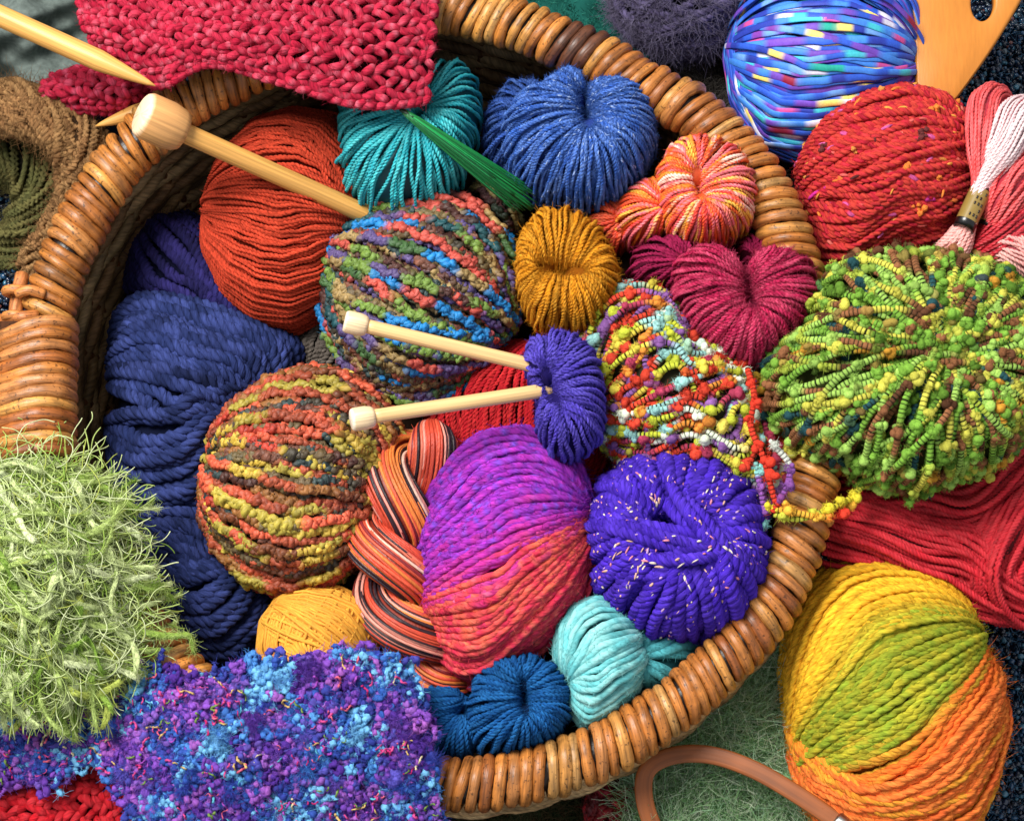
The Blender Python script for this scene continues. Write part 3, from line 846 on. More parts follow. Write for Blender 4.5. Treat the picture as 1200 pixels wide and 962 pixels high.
m = MB(17)                                     # autumn boucle ball
cf = segs(['#9a462c', '#a09038', '#c4563a', '#6e3c22', '#bc9e3c', '#8a5a2c', '#ac3a2a'], 54, .12, [.24, .2, .18, .12, .1, .1, .06])
o = [(240, 560), (252, 520), (276, 482), (316, 450), (360, 436), (410, 444), (450, 476), (470, 510), (462, 560), (445, 612), (424, 652), (392, 682), (342, 698), (292, 682), (256, 642), (241, 602)]
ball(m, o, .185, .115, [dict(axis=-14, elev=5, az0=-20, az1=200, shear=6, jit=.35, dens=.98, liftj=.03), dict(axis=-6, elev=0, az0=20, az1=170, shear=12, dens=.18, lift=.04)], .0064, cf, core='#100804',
     style=st_boucle(1.0), N=64, fuzz=200, fl=.008, jig=.0026, under=True, undcol=segs(['#5a4a30', '#3a3428', '#4a2c26', '#6a5a38', '#2e4040', '#6a4030'], 40))  # dull under strands, near-black core: shade between strands put into the colour
m.build('yarn_ball', BOUCLE, label='knobbly ball of rust, olive gold and coral boucle yarn', cat='yarn ball', group=G_BALL)

m = MB(18)                                     # scarlet ball underneath
cf = solid('#b8202a', .12, .08, '#d8403c', .4)
o = [(500, 500), (505, 455), (530, 425), (570, 408), (610, 400), (655, 410), (690, 440), (712, 490), (715, 550), (690, 600), (630, 610), (560, 590), (515, 550)]
ball(m, o, .13, .10, [dict(axis=84, elev=2, az0=-25, az1=205, shear=9, dens=1.3), dict(axis=72, elev=2, az0=40, az1=160, shear=9, dens=.5, lift=.02)], .0027, cf, 6, 2, 11, .3, core='#4a0a10', fuzz=60)
m.build('yarn_ball', WOOL, label='scarlet ball half hidden below the two small needles', cat='yarn ball', group=G_BALL)

m = MB(19)                                     # grey wool deep between the balls
ball(m, [(345, 400), (370, 375), (405, 380), (425, 420), (420, 460), (380, 465), (350, 440)], .08, .06, [dict(axis=60, elev=5, az0=0, az1=180, shear=20)], .004, solid('#57504a', .2, .15), 7, 2, 12, .3, core='#1c1a18', fuzz=300, fl=.014)
m.build('yarn_ball', WOOL, label='small grey brown wool ball deep between the two boucle balls', cat='yarn ball', group=G_BALL)

m = MB(20)                                     # navy hank, chunky
nav = solid('#1e2850', .18, .14, '#3b4782', .6)
ball(m, [(150, 345), (158, 290), (185, 258), (225, 255), (262, 290), (300, 335), (345, 378), (356, 412), (340, 438), (290, 420), (210, 385)], .085, .085,
     [dict(axis=-48, elev=3, az0=-15, az1=195, shear=5, liftj=.02, dens=1.15)], .0080, solid('#1c1a44', .14, .12, '#2e2864', .5), 7, 3, 26, .36, core='#0c0e26', fuzz=250, fl=.011)  # upper mass: its shade put into a darker, purpler colour
ball(m, [(134, 420), (140, 375), (165, 352), (215, 352), (268, 364), (318, 384), (352, 412), (346, 450), (318, 482), (286, 525), (262, 575), (230, 612), (175, 612), (140, 585), (130, 500)], .115, .105,
     [dict(axis=-14, elev=10, az0=-15, az1=105, shear=4, liftj=.02, pinch=.04), dict(axis=12, elev=8, az0=98, az1=150, shear=4, liftj=.02), dict(axis=30, elev=4, az0=140, az1=205, shear=5, liftj=.02)], .0086, nav, 7, 3, 34, .36, core='#0c122a', fuzz=120, fl=.011, under=True)
ball(m, [(150, 640), (156, 596), (190, 582), (235, 584), (262, 610), (285, 660), (318, 700), (316, 740), (280, 782), (232, 775), (186, 728), (158, 685)], .10, .095,
     [dict(axis=8, elev=5, az0=-20, az1=100, shear=4, liftj=.02), dict(axis=24, elev=4, az0=92, az1=205, shear=6, liftj=.02)], .0084, nav, 7, 3, 33, .36, core='#0c122a', fuzz=120, fl=.011, under=True)
m.build('yarn_hank', WOOL, label='long chunky navy blue hank along the left wall of the basket', cat='yarn hank', group=G_HANK)

m = MB(21)                                     # twisted orange, black and cream hank
cen = crom([(512, 512, .20), (478, 552, .215), (458, 610, .22), (462, 668, .22), (478, 718, .21), (502, 762, .19), (535, 805, .16)], 110)
C0 = wpts(cen); T, Nn, Bn = frames(C0); u = np.linspace(0, 1, 110)
pal = bands(['#d2543a', '#c2442e', '#dc9080', '#2a1a22', '#d87a38', '#e0b8a4', '#7a2428', '#d06850'], 1.5, .08, None, [.22, .18, .11, .16, .1, .05, .1, .08])
for p0 in (0, math.pi):
    a = p0 + .6 - u * 2 * np.pi * 2.15
    amp = .0275 * np.minimum(1, np.minimum(u, 1 - u) * 9 + .45)
    Cc = C0 + (np.cos(a) * amp)[:, None] * Nn + (np.sin(a) * amp)[:, None] * Bn
    Rr = .0275 * np.minimum(1, np.sqrt(np.minimum(u, 1 - u) * 14 + .08))
    bundle(m, Cc, Rr, 84, .0019, pal, turns=.3, sides=6, ply=0, twist=9, depth=.3, loose=.03, core='#8a3020', fuzz=500, fl=.006)
m.build('yarn_hank', SILK, label='rope twisted hank striped coral, black and cream', cat='yarn hank', group=G_HANK)

m = MB(22)                                     # purple to red ball
P1, P2, P3, P4 = [np.array(lin(h)) for h in ('#8a2aa6', '#5b35b4', '#cc2c4e', '#de5448')]
MG = np.array(lin('#b02a92')); OR = np.array(lin('#ee8a4a'))
def ombre(r, s, P, psi):
    M, N = s.shape
    deg = np.degrees(psi)[:, None] + r.normal(0, 4, (M, 1)) + 6 * snoise(r, M, s, 120)
    t = np.clip((deg - 82) / 26, 0, 1)[..., None]
    n1 = np.clip(.5 + .8 * snoise(r, M, s, 50), 0, 1)[..., None]; n2 = np.clip(.2 + .8 * snoise(r, M, s, 70), 0, 1)[..., None]
    top = P1 * (1 - n1) + (P2 * .6 + MG * .4) * n1; top = top * (1 - .35 * n2) + MG * .35 * n2
    hot = np.exp(-((deg - 118) / 13) ** 2)[..., None]
    bot = P3 * (1 - .45 * n2 - .35 * hot * n1) + P4 * .45 * n2 + OR * .35 * hot * n1
    mid = np.exp(-((deg - 92) / 9) ** 2)[..., None]
    n3 = np.clip(snoise(r, M, s, 15) * 1.1 - .2, 0, 1)[..., None]; n4 = np.clip(snoise(r, M, s, 19) * 1.1 - .25, 0, 1)[..., None]
    top = top * (1 - .6 * n3) + np.array(lin('#c83ab0')) * .6 * n3; top = top * (1 - .6 * n4) + np.array(lin('#4a58d8')) * .6 * n4
    bot = bot * (1 - .35 * n3) + np.array(lin('#f0946a')) * .35 * n3
    c = top * (1 - t) + bot * t; c = c * (1 - .55 * mid) + MG * .55 * mid
    return np.clip(c * (1 + r.normal(0, .08, (M, 1, 1))), .004, .95)
o = [(490, 668), (496, 622), (510, 576), (535, 535), (570, 510), (610, 504), (648, 514), (676, 540), (692, 575), (700, 612), (698, 660), (684, 708), (655, 744), (612, 774), (565, 800), (536, 792), (508, 752), (493, 710)]
ball(m, o, .20, .125, [dict(axis=24, elev=17, az0=-25, az1=205, shear=4, liftj=.012, pinch=.05, lo=4, dens=1.35), dict(axis=24, elev=17, az0=10, az1=180, shear=6, lift=.02, dens=.55, pinch=.05, lo=4)],
     .0047, ombre, 7, 2, 36, .16, core='#6a1a4c', fuzz=700, fl=.012, under=True, cen=(598, 652))
m.build('yarn_ball', WOOL, label='large ball shading from violet at the top to hot red and orange below', cat='yarn ball', group=G_BALL)

m = MB(23)                                     # violet tweed ball
tw = solid('#3c229c', .16, .12, '#5438bc', .55)
o = [(692, 640), (696, 598), (712, 562), (742, 544), (790, 540), (838, 548), (872, 572), (890, 608), (896, 650), (888, 692), (866, 726), (830, 748), (790, 754), (748, 742), (716, 716), (698, 680)]
fk = (900, ['#e0b09c', '#e08aa0', '#e4d4c4', '#c8a0d0'], .010, .0012)
puff(m, o, (792, 630), .225, .10, .0076, tw, 7, 3, 28, .34, core='#140840', fuzz=1500, fl=.010, dens=1.4, swirl=.45, deep=.45, crease=(30, 8), flk=fk, taper=.25)
for pts, R, M_ in (([(696, 622, .27), (730, 622, .318), (775, 630, .332), (815, 636, .333), (848, 640, .322), (880, 650, .27)], .010, 5), ([(706, 668, .26), (735, 662, .312), (780, 662, .332), (820, 652, .336), (846, 640, .322)], .010, 5),
                    ([(770, 548, .27), (792, 585, .320), (822, 618, .333), (846, 648, .325), (860, 690, .30)], .010, 5)):
    bundle(m, wpts(crom(pts, 60)), R, M_, .0070, tw, turns=.4, sides=7, ply=3, twist=28, depth=.34, loose=.1, fuzz=260, fl=.009)
    Cq = wpts(crom(pts, 60)); nq = np.zeros((1, 60, 3)); nq[..., 2] = 1
    flecks(m, Cq[None] + nq * .008, nq, .009, 14, *fk[1:])
m.build('yarn_ball', WOOL, label='thick violet blue tweed ball with pale pink flecks', cat='yarn ball', group=G_BALL)

m = MB(24)                                     # amber ball
am = solid('#e0a03a', .09, .06, '#c8842a', .35)
o = [(301, 765), (305, 728), (325, 702), (360, 688), (400, 690), (432, 708), (444, 742), (436, 785), (405, 815), (360, 820), (320, 802)]
ball(m, o, .185, .08, [dict(axis=78, elev=0, az0=-30, az1=210, shear=12, lift=-.02, dens=1.2), dict(axis=-22, elev=-8, az0=-15, az1=110, shear=6, dens=1.2), dict(axis=62, elev=0, az0=75, az1=205, shear=14, dens=1.1), dict(axis=-36, elev=-14, az0=30, az1=90, shear=5, lift=.03, dens=1.1)],
     .0019, am, 6, 0, 11, .25, core='#9a6420', fuzz=20, fl=.005, under=True)
puff(m, [(318, 800), (322, 765), (350, 748), (385, 752), (412, 778), (410, 805), (365, 815)], (368, 782), .235, .035, .0019, am, 6, 0, 11, .25, core='#6a3e10', deep=.8)
m.build('yarn_ball', COTTON, label='amber yellow ball of smooth thin yarn above the blue scarf', cat='yarn ball', group=G_BALL)

m = MB(25)                                     # deep blue hank
db = solid('#174f8c', .12, .08, '#2a72b0', .45)
puff(m, [(486, 850), (488, 818), (505, 806), (535, 808), (556, 828), (562, 862), (552, 892), (515, 896), (492, 884)], (540, 838), .20, .06, .0026, db, 6, 2, 12, .3, core='#0a2242', deep=.25, swirl=.3)
o = [(546, 832), (556, 798), (582, 776), (618, 768), (650, 780), (668, 808), (668, 842), (648, 868), (610, 884), (572, 886), (550, 868)]
puff(m, o, (614, 822), .225, .075, .0026, db, 6, 2, 12, .3, core='#0a2242', deep=.3, swirl=.25, fuzz=900, fl=.006, crease=(2, 18))
ball(m, [(486, 830), (500, 808), (528, 806), (545, 822), (530, 842), (500, 846)], .24, .03, [dict(axis=12, elev=0, az0=0, az1=180, shear=12)], .0026, db, 7, 2, 9, core='#0a2242')
m.build('yarn_hank', WOOL, label='small deep blue twisted hank resting on the front rim', cat='yarn hank', group=G_HANK)

m = MB(26)                                     # aqua chenille hank
aq = solid('#62b4b8', .16, .1, '#a4dcd8', .6)
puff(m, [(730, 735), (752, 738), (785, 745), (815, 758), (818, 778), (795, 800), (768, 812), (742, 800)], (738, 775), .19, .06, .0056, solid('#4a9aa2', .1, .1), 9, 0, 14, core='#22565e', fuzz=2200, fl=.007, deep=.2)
ball(m, [(652, 770), (654, 735), (672, 710), (700, 702), (728, 714), (748, 742), (756, 778), (744, 808), (716, 836), (686, 852), (668, 830), (664, 802), (656, 788)], .235, .07,
     [dict(axis=208, elev=16, az0=-20, az1=200, shear=6, lo=4, liftj=.02, pinch=.08), dict(axis=212, elev=16, az0=20, az1=170, shear=9, lo=4, lift=.03, dens=.4, pinch=.08)], .0045, aq, 8, 0, 14, core='#2c6a70', fuzz=1100, fl=.007, cen=(704, 778))
m.build('yarn_hank', FLUFF, label='pale aqua velvety chenille hank against the front rim', cat='yarn hank', group=G_HANK)

m = MB(27)                                     # small periwinkle hank that holds the needles
pw = solid('#4a3ca6', .10, .08, '#6a5ec4', .45)
o = [(612, 425), (622, 402), (648, 392), (678, 398), (698, 420), (708, 458), (708, 500), (694, 532), (668, 542), (642, 530), (628, 500), (632, 470), (622, 448)]
puff(m, o, (646, 464), .295, .06, .0026, pw, 6, 2, 12, .3, core='#1c1450', fuzz=1200, fl=.006, deep=.3, swirl=.35, crease=(7, 20))
m.build('yarn_hank', WOOL, label='mini periwinkle kidney shaped hank on the tips of two small needles', cat='yarn hank', group=G_HANK)

m = MB(28)                                     # multi-coloured bobble ball
bobpal = ['#b0b83a', '#c4402e', '#8cbcb8', '#7e5490', '#d88a3a', '#d4dcc8', '#ccbc48', '#a03a54']
cf = segs(bobpal, 42, .05, [.22, .2, .14, .13, .09, .06, .1, .06])
o = [(688, 415), (696, 375), (716, 350), (748, 340), (782, 350), (796, 385), (822, 408), (862, 425), (888, 462), (905, 505), (922, 560), (912, 600), (885, 590), (850, 565), (800, 548), (755, 556), (722, 530), (704, 485)]
bst = st_bobble(bobpal, .0068, 40)
ball(m, o, .235, .085, [dict(axis=22, elev=5, az0=-15, az1=195, shear=9, dens=1.05, liftj=.05), dict(axis=8, elev=5, az0=0, az1=180, shear=14, dens=.45, lift=.06), dict(axis=70, elev=5, az0=10, az1=170, shear=18, dens=.22, lift=.03)],
     .0042, cf, core='#3a3a2a', style=bst, N=50)
bob = m.build('yarn_ball', FLUFF, label='bobbly ball of yellow, coral, aqua and purple pompom yarn spilling to the rim', cat='yarn ball', group=G_BALL)
m = MB(29)
for pts, c in (([(876, 432, .31), (884, 465, .325), (880, 500, .32), (896, 540, .318), (908, 585, .31), (922, 600, .305)], ['#d8402e', '#d8402e', '#e8923a']),
               ([(905, 602, .302), (935, 608, .305), (968, 598, .302), (995, 585, .285), (1015, 565, .265)], ['#d8c83a', '#c8cc4a']),
               ([(902, 595, .305), (930, 600, .312), (962, 606, .305), (990, 600, .285), (1008, 575, .26)], ['#d8c83a', '#e8b040', '#d8402e']),
               ([(884, 540, .30), (892, 575, .30), (896, 610, .29), (890, 625, .27)], ['#8cccc8', '#2a7a8a', '#8a54a0']),
               ([(905, 520, .325), (925, 545, .32), (920, 575, .318), (905, 600, .305)], ['#d8402e', '#8a54a0', '#dfe4d8'])):
    Q = wpts(crom(pts, 40)); s_ = arclen(Q[None])
    bst2 = st_bobble(bobpal, .0066, 24); nr_ = np.zeros_like(Q[None]); nr_[..., 2] = 1
    bst2(m, Q[None], s_, np.full(s_.shape, .0038), segs(c, 30, .05)(m.r, s_, Q[None], None), nr_)
m.build('loose_end', FLUFF, bob)

m = MB(30); r = m.r                            # tuft of green threads
n = 130; t = np.linspace(0, 1, 22)[None]
q0 = np.array([473., 131.]); e = np.array([142., 104.]); pe = np.array([-.59, .81])
off = np.clip(r.normal(0, .5, n), -1, 1)[:, None]; L = r.uniform(.7, 1.08, n)[:, None]
wd = 2.2 + 15 * (t * L) ** .8
X = q0[0] + e[0] * t * L + pe[0] * off * wd; Y_ = q0[1] + e[1] * t * L + pe[1] * off * wd
Z = .318 - .085 * (t * L) ** 1.4 + .010 * np.sqrt(np.clip(1 - off ** 2, 0, 1)) * (t * L) ** .5 * r.uniform(.2, 1, (n, 1))
pal = np.array([lin(h) for h in ('#0f7a3a', '#0a5a2c', '#1c9a50', '#0c4424')])
m.tubes(at(X, Y_, Z), .0010 * (1.1 - .5 * t) * np.ones((n, 1)), pal[r.choice(4, n, p=[.4, .25, .2, .15])], 6)
m.tubes(wpts(crom([(469, 128, .318), (473, 131, .318), (484, 139, .317)], 8))[None], .0026, lin('#0a2c18'), 10)
m.build('thread_tuft', SILK, label='slim tuft of glossy green threads fanning out between the teal and blue hanks', cat='tassel')

# ================================================================== NEEDLES
wood1, wood2 = lin('#d09a50'), lin('#dcb880')
def needle(p0, p1, r, tip=0., cap=None, label='', capc=None, face=None, group=None, rc=.012, lc=.026, tcap=.35):
    a, b = wpts([p0, p1]); d = unit(b - a)
    root = empty('knitting_needle', a, label, 'knitting needle', group)
    mm = MB(int(p0[0]) % 97 + 40); rod(mm, a, b, r, r, wood1 if capc is None else capc * .98, 20, 16, tip=tip); mm.build('shaft', WOOD, root)
    if cap is not None:
        mm = MB(41); st = a - d * lc * .75
        prof = [(0, 0), (0, rc * .80), (lc * .03, rc * .90), (lc * .12, rc), (lc * .6, rc * 1.02), (lc * .85, rc * .93), (lc * .97, rc * .8), (lc, rc * .6), (lc, 0)]
        lathe(mm, st, d, prof, np.array([face, face, face] + [cap] * 6)); mm.build('cap', WOOD, root)
    return root
needle((203, 150, .356), (452, 262, .205), .0118, cap=lin('#c8935a'), label='big wooden needle with barrel shaped cap lying over the basket rim', face=lin('#ecd0ac'), rc=.0275, lc=.056)
needle((-60, -8, .33), (182, 101, .345), .0128, tip=.075, label='wooden needle entering the red scarf at the top left corner')
needle((300, 88, .268), (112, 148, .245), .0105, tip=.05, label='pointed wooden needle tip poking out left of the barrel cap')
GN = 'small pale needles stuck in the periwinkle hank'
needle((424, 381, .352), (640, 432, .315), .0082, cap=lin('#e0c49c'), capc=lin('#dcb47c'), face=lin('#f0dcc0'), label='upper of two small pale needles, crossing the blue and coral boucle ball', group=GN, rc=.0130, lc=.027)
needle((432, 489, .362), (655, 455, .315), .0082, cap=lin('#e0c49c'), capc=lin('#dcb47c'), face=lin('#f2e2cc'), label='lower of two small pale needles, crossing the scarlet ball', group=GN, rc=.0132, lc=.027)
# ================================================================== AROUND THE BASKET
m = MB(50)                                     # red tweed ball
cf = solid('#ae2434', .13, .1, '#c44038', .5, fleck=['#d8703a', '#c0508a', '#5a2c2c', '#d89048', '#d06a60'], fp=.035, fl=9)
o = [(929, 245), (936, 195), (958, 152), (998, 122), (1050, 110), (1102, 122), (1138, 160), (1150, 212), (1136, 262), (1100, 298), (1030, 310), (975, 332), (945, 310)]
ball(m, o, .17, .125, [dict(axis=4, elev=6, az0=-25, az1=205, shear=10, liftj=.022, dens=1.3), dict(axis=-14, elev=3, az0=-20, az1=70, shear=10, lift=.03, dens=.8), dict(axis=18, elev=6, az0=70, az1=205, shear=12, lift=.03, dens=.6)],
     .0046, cf, 7, 2, 17, .3, core='#6a101c', fuzz=160, fl=.010, under=True, flk=(70, ['#e8823a', '#d060a0', '#5a2c2c', '#e8a04a', '#d8605a', '#c02c8a'], .016, .0018), marl=lin('#bc3c34'))
q = m.r.uniform(0, 1, (26, 3))
C, fn, Rm = outline_fn(o, .17); ph = q[:, 0] * 6.28; ce = q[:, 1] ** .5 * .96; R = fn(ph)
P = np.stack([C[0] + ce * R * np.cos(ph), C[1] + ce * R * np.sin(ph), .17 + .125 * np.sqrt(1 - ce ** 2) * 1.03], -1)
pal = np.array([lin(h) for h in ('#e8823a', '#c83a90', '#6a3434', '#d8904a', '#d86a68')])
for p, c in zip(P, pal[m.r.choice(5, 26, p=[.4, .15, .12, .2, .13])]):
    m.blobs(p + m.r.normal(0, .003, (6, 3)), m.r.uniform(.0018, .0040, 6), c, 1, .2)
m.build('yarn_ball', WOOL, label='big red tweed ball with orange, magenta and brown slubs', cat='yarn ball', group=G_BALL)

m = MB(51)                                     # ribbon ball
rb = segs(['#2c56c4', '#3f7fd8', '#6a44b0', '#6a9ce0', '#26389a', '#d8d6ea', '#d0529c', '#e8d070', '#40b8c8', '#7a3aa0', '#8c1f3c', '#1a9a8a'], 24, .2, [.25, .17, .16, .09, .14, .03, .04, .03, .04, .02, .015, .015])
o = [(856, 62), (870, 14), (900, -22), (960, -45), (1035, -25), (1070, 25), (1076, 80), (1066, 128), (1040, 160), (990, 178), (938, 180), (892, 165), (864, 115)]
ball(m, o, .14, .125, [dict(axis=-12, elev=12, az0=-25, az1=205, shear=13, liftj=.04, lo=12, pinch=.02, dens=2.0), dict(axis=66, elev=-10, az0=-25, az1=14, shear=4, lift=.035, dens=3.6), dict(axis=-8, elev=14, az0=0, az1=170, shear=7, lift=.045, dens=1.4),
                       dict(axis=-52, elev=-8, az0=164, az1=202, shear=4, lift=.04, dens=3.6)], .0046, rb, 8, core='#1c2a66', flat=(.28, 1.), taper=.3, N=60)
m.build('yarn_ball', RIBBON, label='glossy ribbon yarn ball in blue and violet with bright dashes', cat='yarn ball', group=G_BALL)

m = MB(52)                                     # purple grey mohair ball
mo = solid('#4a4460', .18, .15, '#6a6088', .5)
o = [(716, -20), (722, 18), (745, 46), (785, 60), (830, 58), (862, 40), (878, 5), (870, -50), (800, -80), (735, -65)]
ball(m, o, .12, .10, [dict(axis=-30, elev=5, az0=-25, az1=205, shear=16), dict(axis=40, elev=5, az0=10, az1=205, shear=16, lift=.02, dens=.6)], .0052, mo, 8, 2, 16, .3, core='#1a1824', fuzz=2200, fl=.022, fcol='#77708c')
m.build('yarn_ball', WOOL, label='dusky purple grey mohair ball cut by the top edge', cat='yarn ball', group=G_BALL)

m = MB(53)                                     # green bobble ball
gpal = ['#74a03c', '#92b656', '#527428', '#beba4c', '#86583a', '#5a3a28', '#24464a', '#9cac40', '#b8842e']
cf = segs(gpal, 38, .05, [.22, .19, .09, .16, .16, .05, .05, .06, .02])
o = [(892, 440), (906, 412), (935, 400), (950, 362), (968, 326), (1005, 308), (1060, 303), (1120, 308), (1165, 325), (1205, 352), (1222, 430), (1208, 500), (1172, 542), (1125, 556), (1082, 578), (1038, 568), (995, 550), (945, 535), (912, 505), (895, 472)]
gst = st_bobble(gpal, .0062, 50)
puff(m, o, (1082, 442), .28, .10, .0046, cf, core='#3a401e', style=gst, layers=1, dens=1.15, deep=.15, swirl=.9)
puff(m, o, (1100, 430), .285, .10, .0046, cf, style=gst, layers=1, dens=.6, deep=.12, swirl=1.4)
ball(m, o, .275, .10, [dict(axis=-10, elev=2, az0=55, az1=125, shear=20, dens=.7, lift=.03), dict(axis=60, elev=2, az0=30, az1=150, shear=20, dens=.25, lift=.03)], .0046, cf, style=gst, N=50)
m.build('yarn_ball', FLUFF, label='large bobbly ball of lime green, brown and yellow pompom yarn on the right rim', cat='yarn ball', group=G_BALL)

m = MB(54)                                     # loose red skein
rc = solid('#b41c2a', .10, .06, '#cc3a40', .4)
for k, (pts, R, M) in enumerate((([(1245, 500, .20), (1200, 530, .205), (1160, 575, .205), (1115, 602, .20), (1050, 600, .185), (1000, 604, .165), (985, 612, .13)], .032, 62),
                                 ([(985, 604, .18), (1040, 622, .20), (1100, 640, .205), (1150, 655, .20), (1200, 676, .19), (1255, 684, .18)], .034, 66),
                                 ([(996, 616, .14), (1045, 648, .165), (1100, 668, .17), (1150, 684, .165), (1200, 694, .155), (1255, 694, .14)], .030, 60),
                                 ([(1255, 560, .205), (1215, 590, .21), (1185, 625, .21), (1170, 660, .20), (1190, 690, .18), (1255, 690, .165)], .034, 62),
                                 ([(985, 572, .165), (1010, 577, .175), (1060, 588, .18), (1110, 600, .175)], .024, 40))):
    cp = crom(pts, 90); uu = np.linspace(0, 1, 90); cp[:, 1] += 6 * np.sin(uu * 7 + k) + 2.5 * np.sin(uu * 17 + 2 * k); cp[:, 2] += .008 * np.sin(uu * 9 + k)
    bundle(m, wpts(cp), R, M, .0043, rc, turns=.12, sides=6, ply=3, twist=15, depth=.32, loose=.2, flat=(.8, 1.), layers=2, core='#5a0a14')
m.build('yarn_hank', COTTON, label='loose untwisted red hank under the green bobbly ball', cat='yarn hank', group=G_HANK)

m = MB(55)                                     # yellow, green and orange ball
Y, Gn, O, O2 = [np.array(lin(h)) for h in ('#e4b02c', '#86982c', '#e06428', '#e88c34')]
def sunset(r, s, P, psi):
    M, N = s.shape
    x = (P[..., 0] + .0) * 1000 + 600; 
    deg = np.degrees(psi)[:, None] + r.normal(0, 2.5, (M, 1)) + 3 * snoise(r, M, s, 150)
    u = (s / s[:, -1:])[..., None]
    def blend(a, b, c, wd): return np.clip((deg - c) / wd + .5, 0, 1)[..., None]
    n1 = np.clip(.5 + .7 * snoise(r, M, s, 80), 0, 1)[..., None]
    top = Y * (1 - .35 * n1) + (Y * .6 + O2 * .4) * .35 * n1
    c = top; t = blend(0, 0, 58, 16); c = c * (1 - t) + (Gn * (1 - .3 * n1) + Y * .3 * n1) * t
    t = blend(0, 0, 104, 14); c = c * (1 - t) + (O * (1 - .4 * n1) + O2 * .4 * n1) * t
    t = blend(0, 0, 150, 20); c = c * (1 - t) + (O2 * (1 - .4 * n1) + Y * .4 * n1) * t
    return np.clip(c * (1 + r.normal(0, .09, (M, 1, 1))), .004, .95)
o = [(916, 790), (920, 740), (938, 698), (972, 665), (1015, 655), (1060, 662), (1102, 682), (1132, 712), (1150, 750), (1166, 800), (1170, 855), (1158, 915), (1135, 965), (1080, 1000), (1020, 1005), (972, 980), (942, 930), (926, 865)]
ball(m, o, .15, .14, [dict(axis=34, elev=7, az0=-25, az1=205, shear=5, liftj=.012, pinch=.05, dens=1.35), dict(axis=34, elev=7, az0=0, az1=190, shear=7, lift=.018, dens=.5, pinch=.05),
                      dict(axis=26, elev=-2, az0=116, az1=138, shear=4, lift=.04, dens=1.6, col=solid('#de6a30', .12, .1, '#e88c40', .5)),
                      dict(axis=2, elev=8, az0=124, az1=205, shear=6, lift=.03, dens=1.4, col=solid('#e0842e', .12, .1, '#e2a636', .55)),
                      dict(axis=14, elev=6, az0=120, az1=160, shear=5, lift=.045, dens=1.0, col=solid('#dc6430', .12, .1, '#e48c38', .5))],
     .0046, sunset, 7, 2, 30, .22, core='#8a4a10', fuzz=300, fl=.013, cen=(1040, 826), under=True)
m.build('yarn_ball', WOOL, label='big soft ball in yellow, moss green and orange at the lower right', cat='yarn ball', group=G_BALL)

# embroidery floss skeins with black and gold bands
GF = 'embroidery floss skeins at the right edge'
def band(c0, d0, rad, L, root, seed):
    mm = MB(seed)
    K, GD = lin('#0c0c0e'), lin('#8a7238')
    lathe(mm, c0 - d0 * L / 2, d0, [(0, rad * .9), (0, rad), (L * .16, rad * 1.03), (L * .165, rad * 1.03), (L * .83, rad * 1.03), (L * .835, rad * 1.03), (L, rad), (L, rad * .9)],
          np.array([K, K, K, GD, GD, K, K, K]), 24)
    # small marks on the gold part, as on the photographed band
    n = unit(np.cross(d0, [0, 0, 1.])); up = unit(np.cross(n, d0))
    for k in range(5):
        for w in (-.35, .0, .35):
            if mm.r.random() < .75:
                p = c0 + d0 * L * (-.24 + .12 * k); an = w + .25
                dirr = n * math.sin(an) + up * math.cos(an)
                q = p + dirr * rad * 1.035
                mm.tubes(np.stack([q - d0 * L * .03, q + d0 * L * .03])[None], .0011, K, 5)
    return mm.build('band', PAPER, root)
def floss(pieces, bandspec, label, seed):
    root = empty('floss_skein', wpts([bandspec[0]])[0], label, 'embroidery floss', GF)
    mm = MB(seed)
    for pts, R, M, cfun, tn in pieces:
        pts = np.asarray(pts, float); R = np.asarray(R, float)
        cp = crom(np.concatenate([pts, R[:, None] * 1000], 1), 70)
        bundle(mm, at(cp[:, 0], cp[:, 1], cp[:, 2]), cp[:, 3] / 1000, M, .0022, cfun, turns=tn, sides=6, ply=2, twist=11, depth=.25, loose=.05, layers=2, core='#a02838')
    mm.build('strands', SILK, root)
    (bx, by, bz), ang, rad, L = bandspec
    d = np.array([math.cos(math.radians(ang)), math.sin(math.radians(ang)), 0.])
    band(wpts([bandspec[0]])[0], d, rad, L, root, seed + 1)
coral = solid('#dc4a4c', .08, .05, '#e8787a', .5); white = solid('#e6cfd0', .06, .04, '#e8a8b0', .35); dred = solid('#b01c2c', .1, .05, '#d04048', .4)
pinkw = solid('#e8b0a8', .08, .04, '#e88a88', .5)
floss([([(1133, 264, .275), (1148, 220, .281), (1152, 170, .285), (1155, 128, .27), (1168, 118, .25), (1178, 140, .235)], [.0085, .0085, .018, .021, .018, .014], 34, coral, .1),
       ([(1135, 262, .280), (1150, 218, .284), (1176, 175, .30), (1190, 140, .295), (1205, 130, .28)], [.0075, .0085, .018, .022, .018], 34, white, .1),
       ([(1134, 262, .27), (1122, 285, .262), (1108, 308, .245)], [.009, .017, .020], 40, pinkw, .1)], ((1141, 242, .279), 64, .0128, .062), 'coral and white floss skein bound by the longest black and gold band', 60)
floss([([(1168, 262, .26), (1180, 235, .275), (1195, 205, .28), (1215, 175, .27)], [.018, .026, .026, .02], 44, coral, .1),
       ([(1165, 262, .25), (1160, 278, .24), (1150, 292, .225)], [.016, .02, .02], 34, dred, .1)], ((1166, 262, .252), 55, .0215, .03), 'coral floss skein behind the banded one, cut by the right edge', 64)
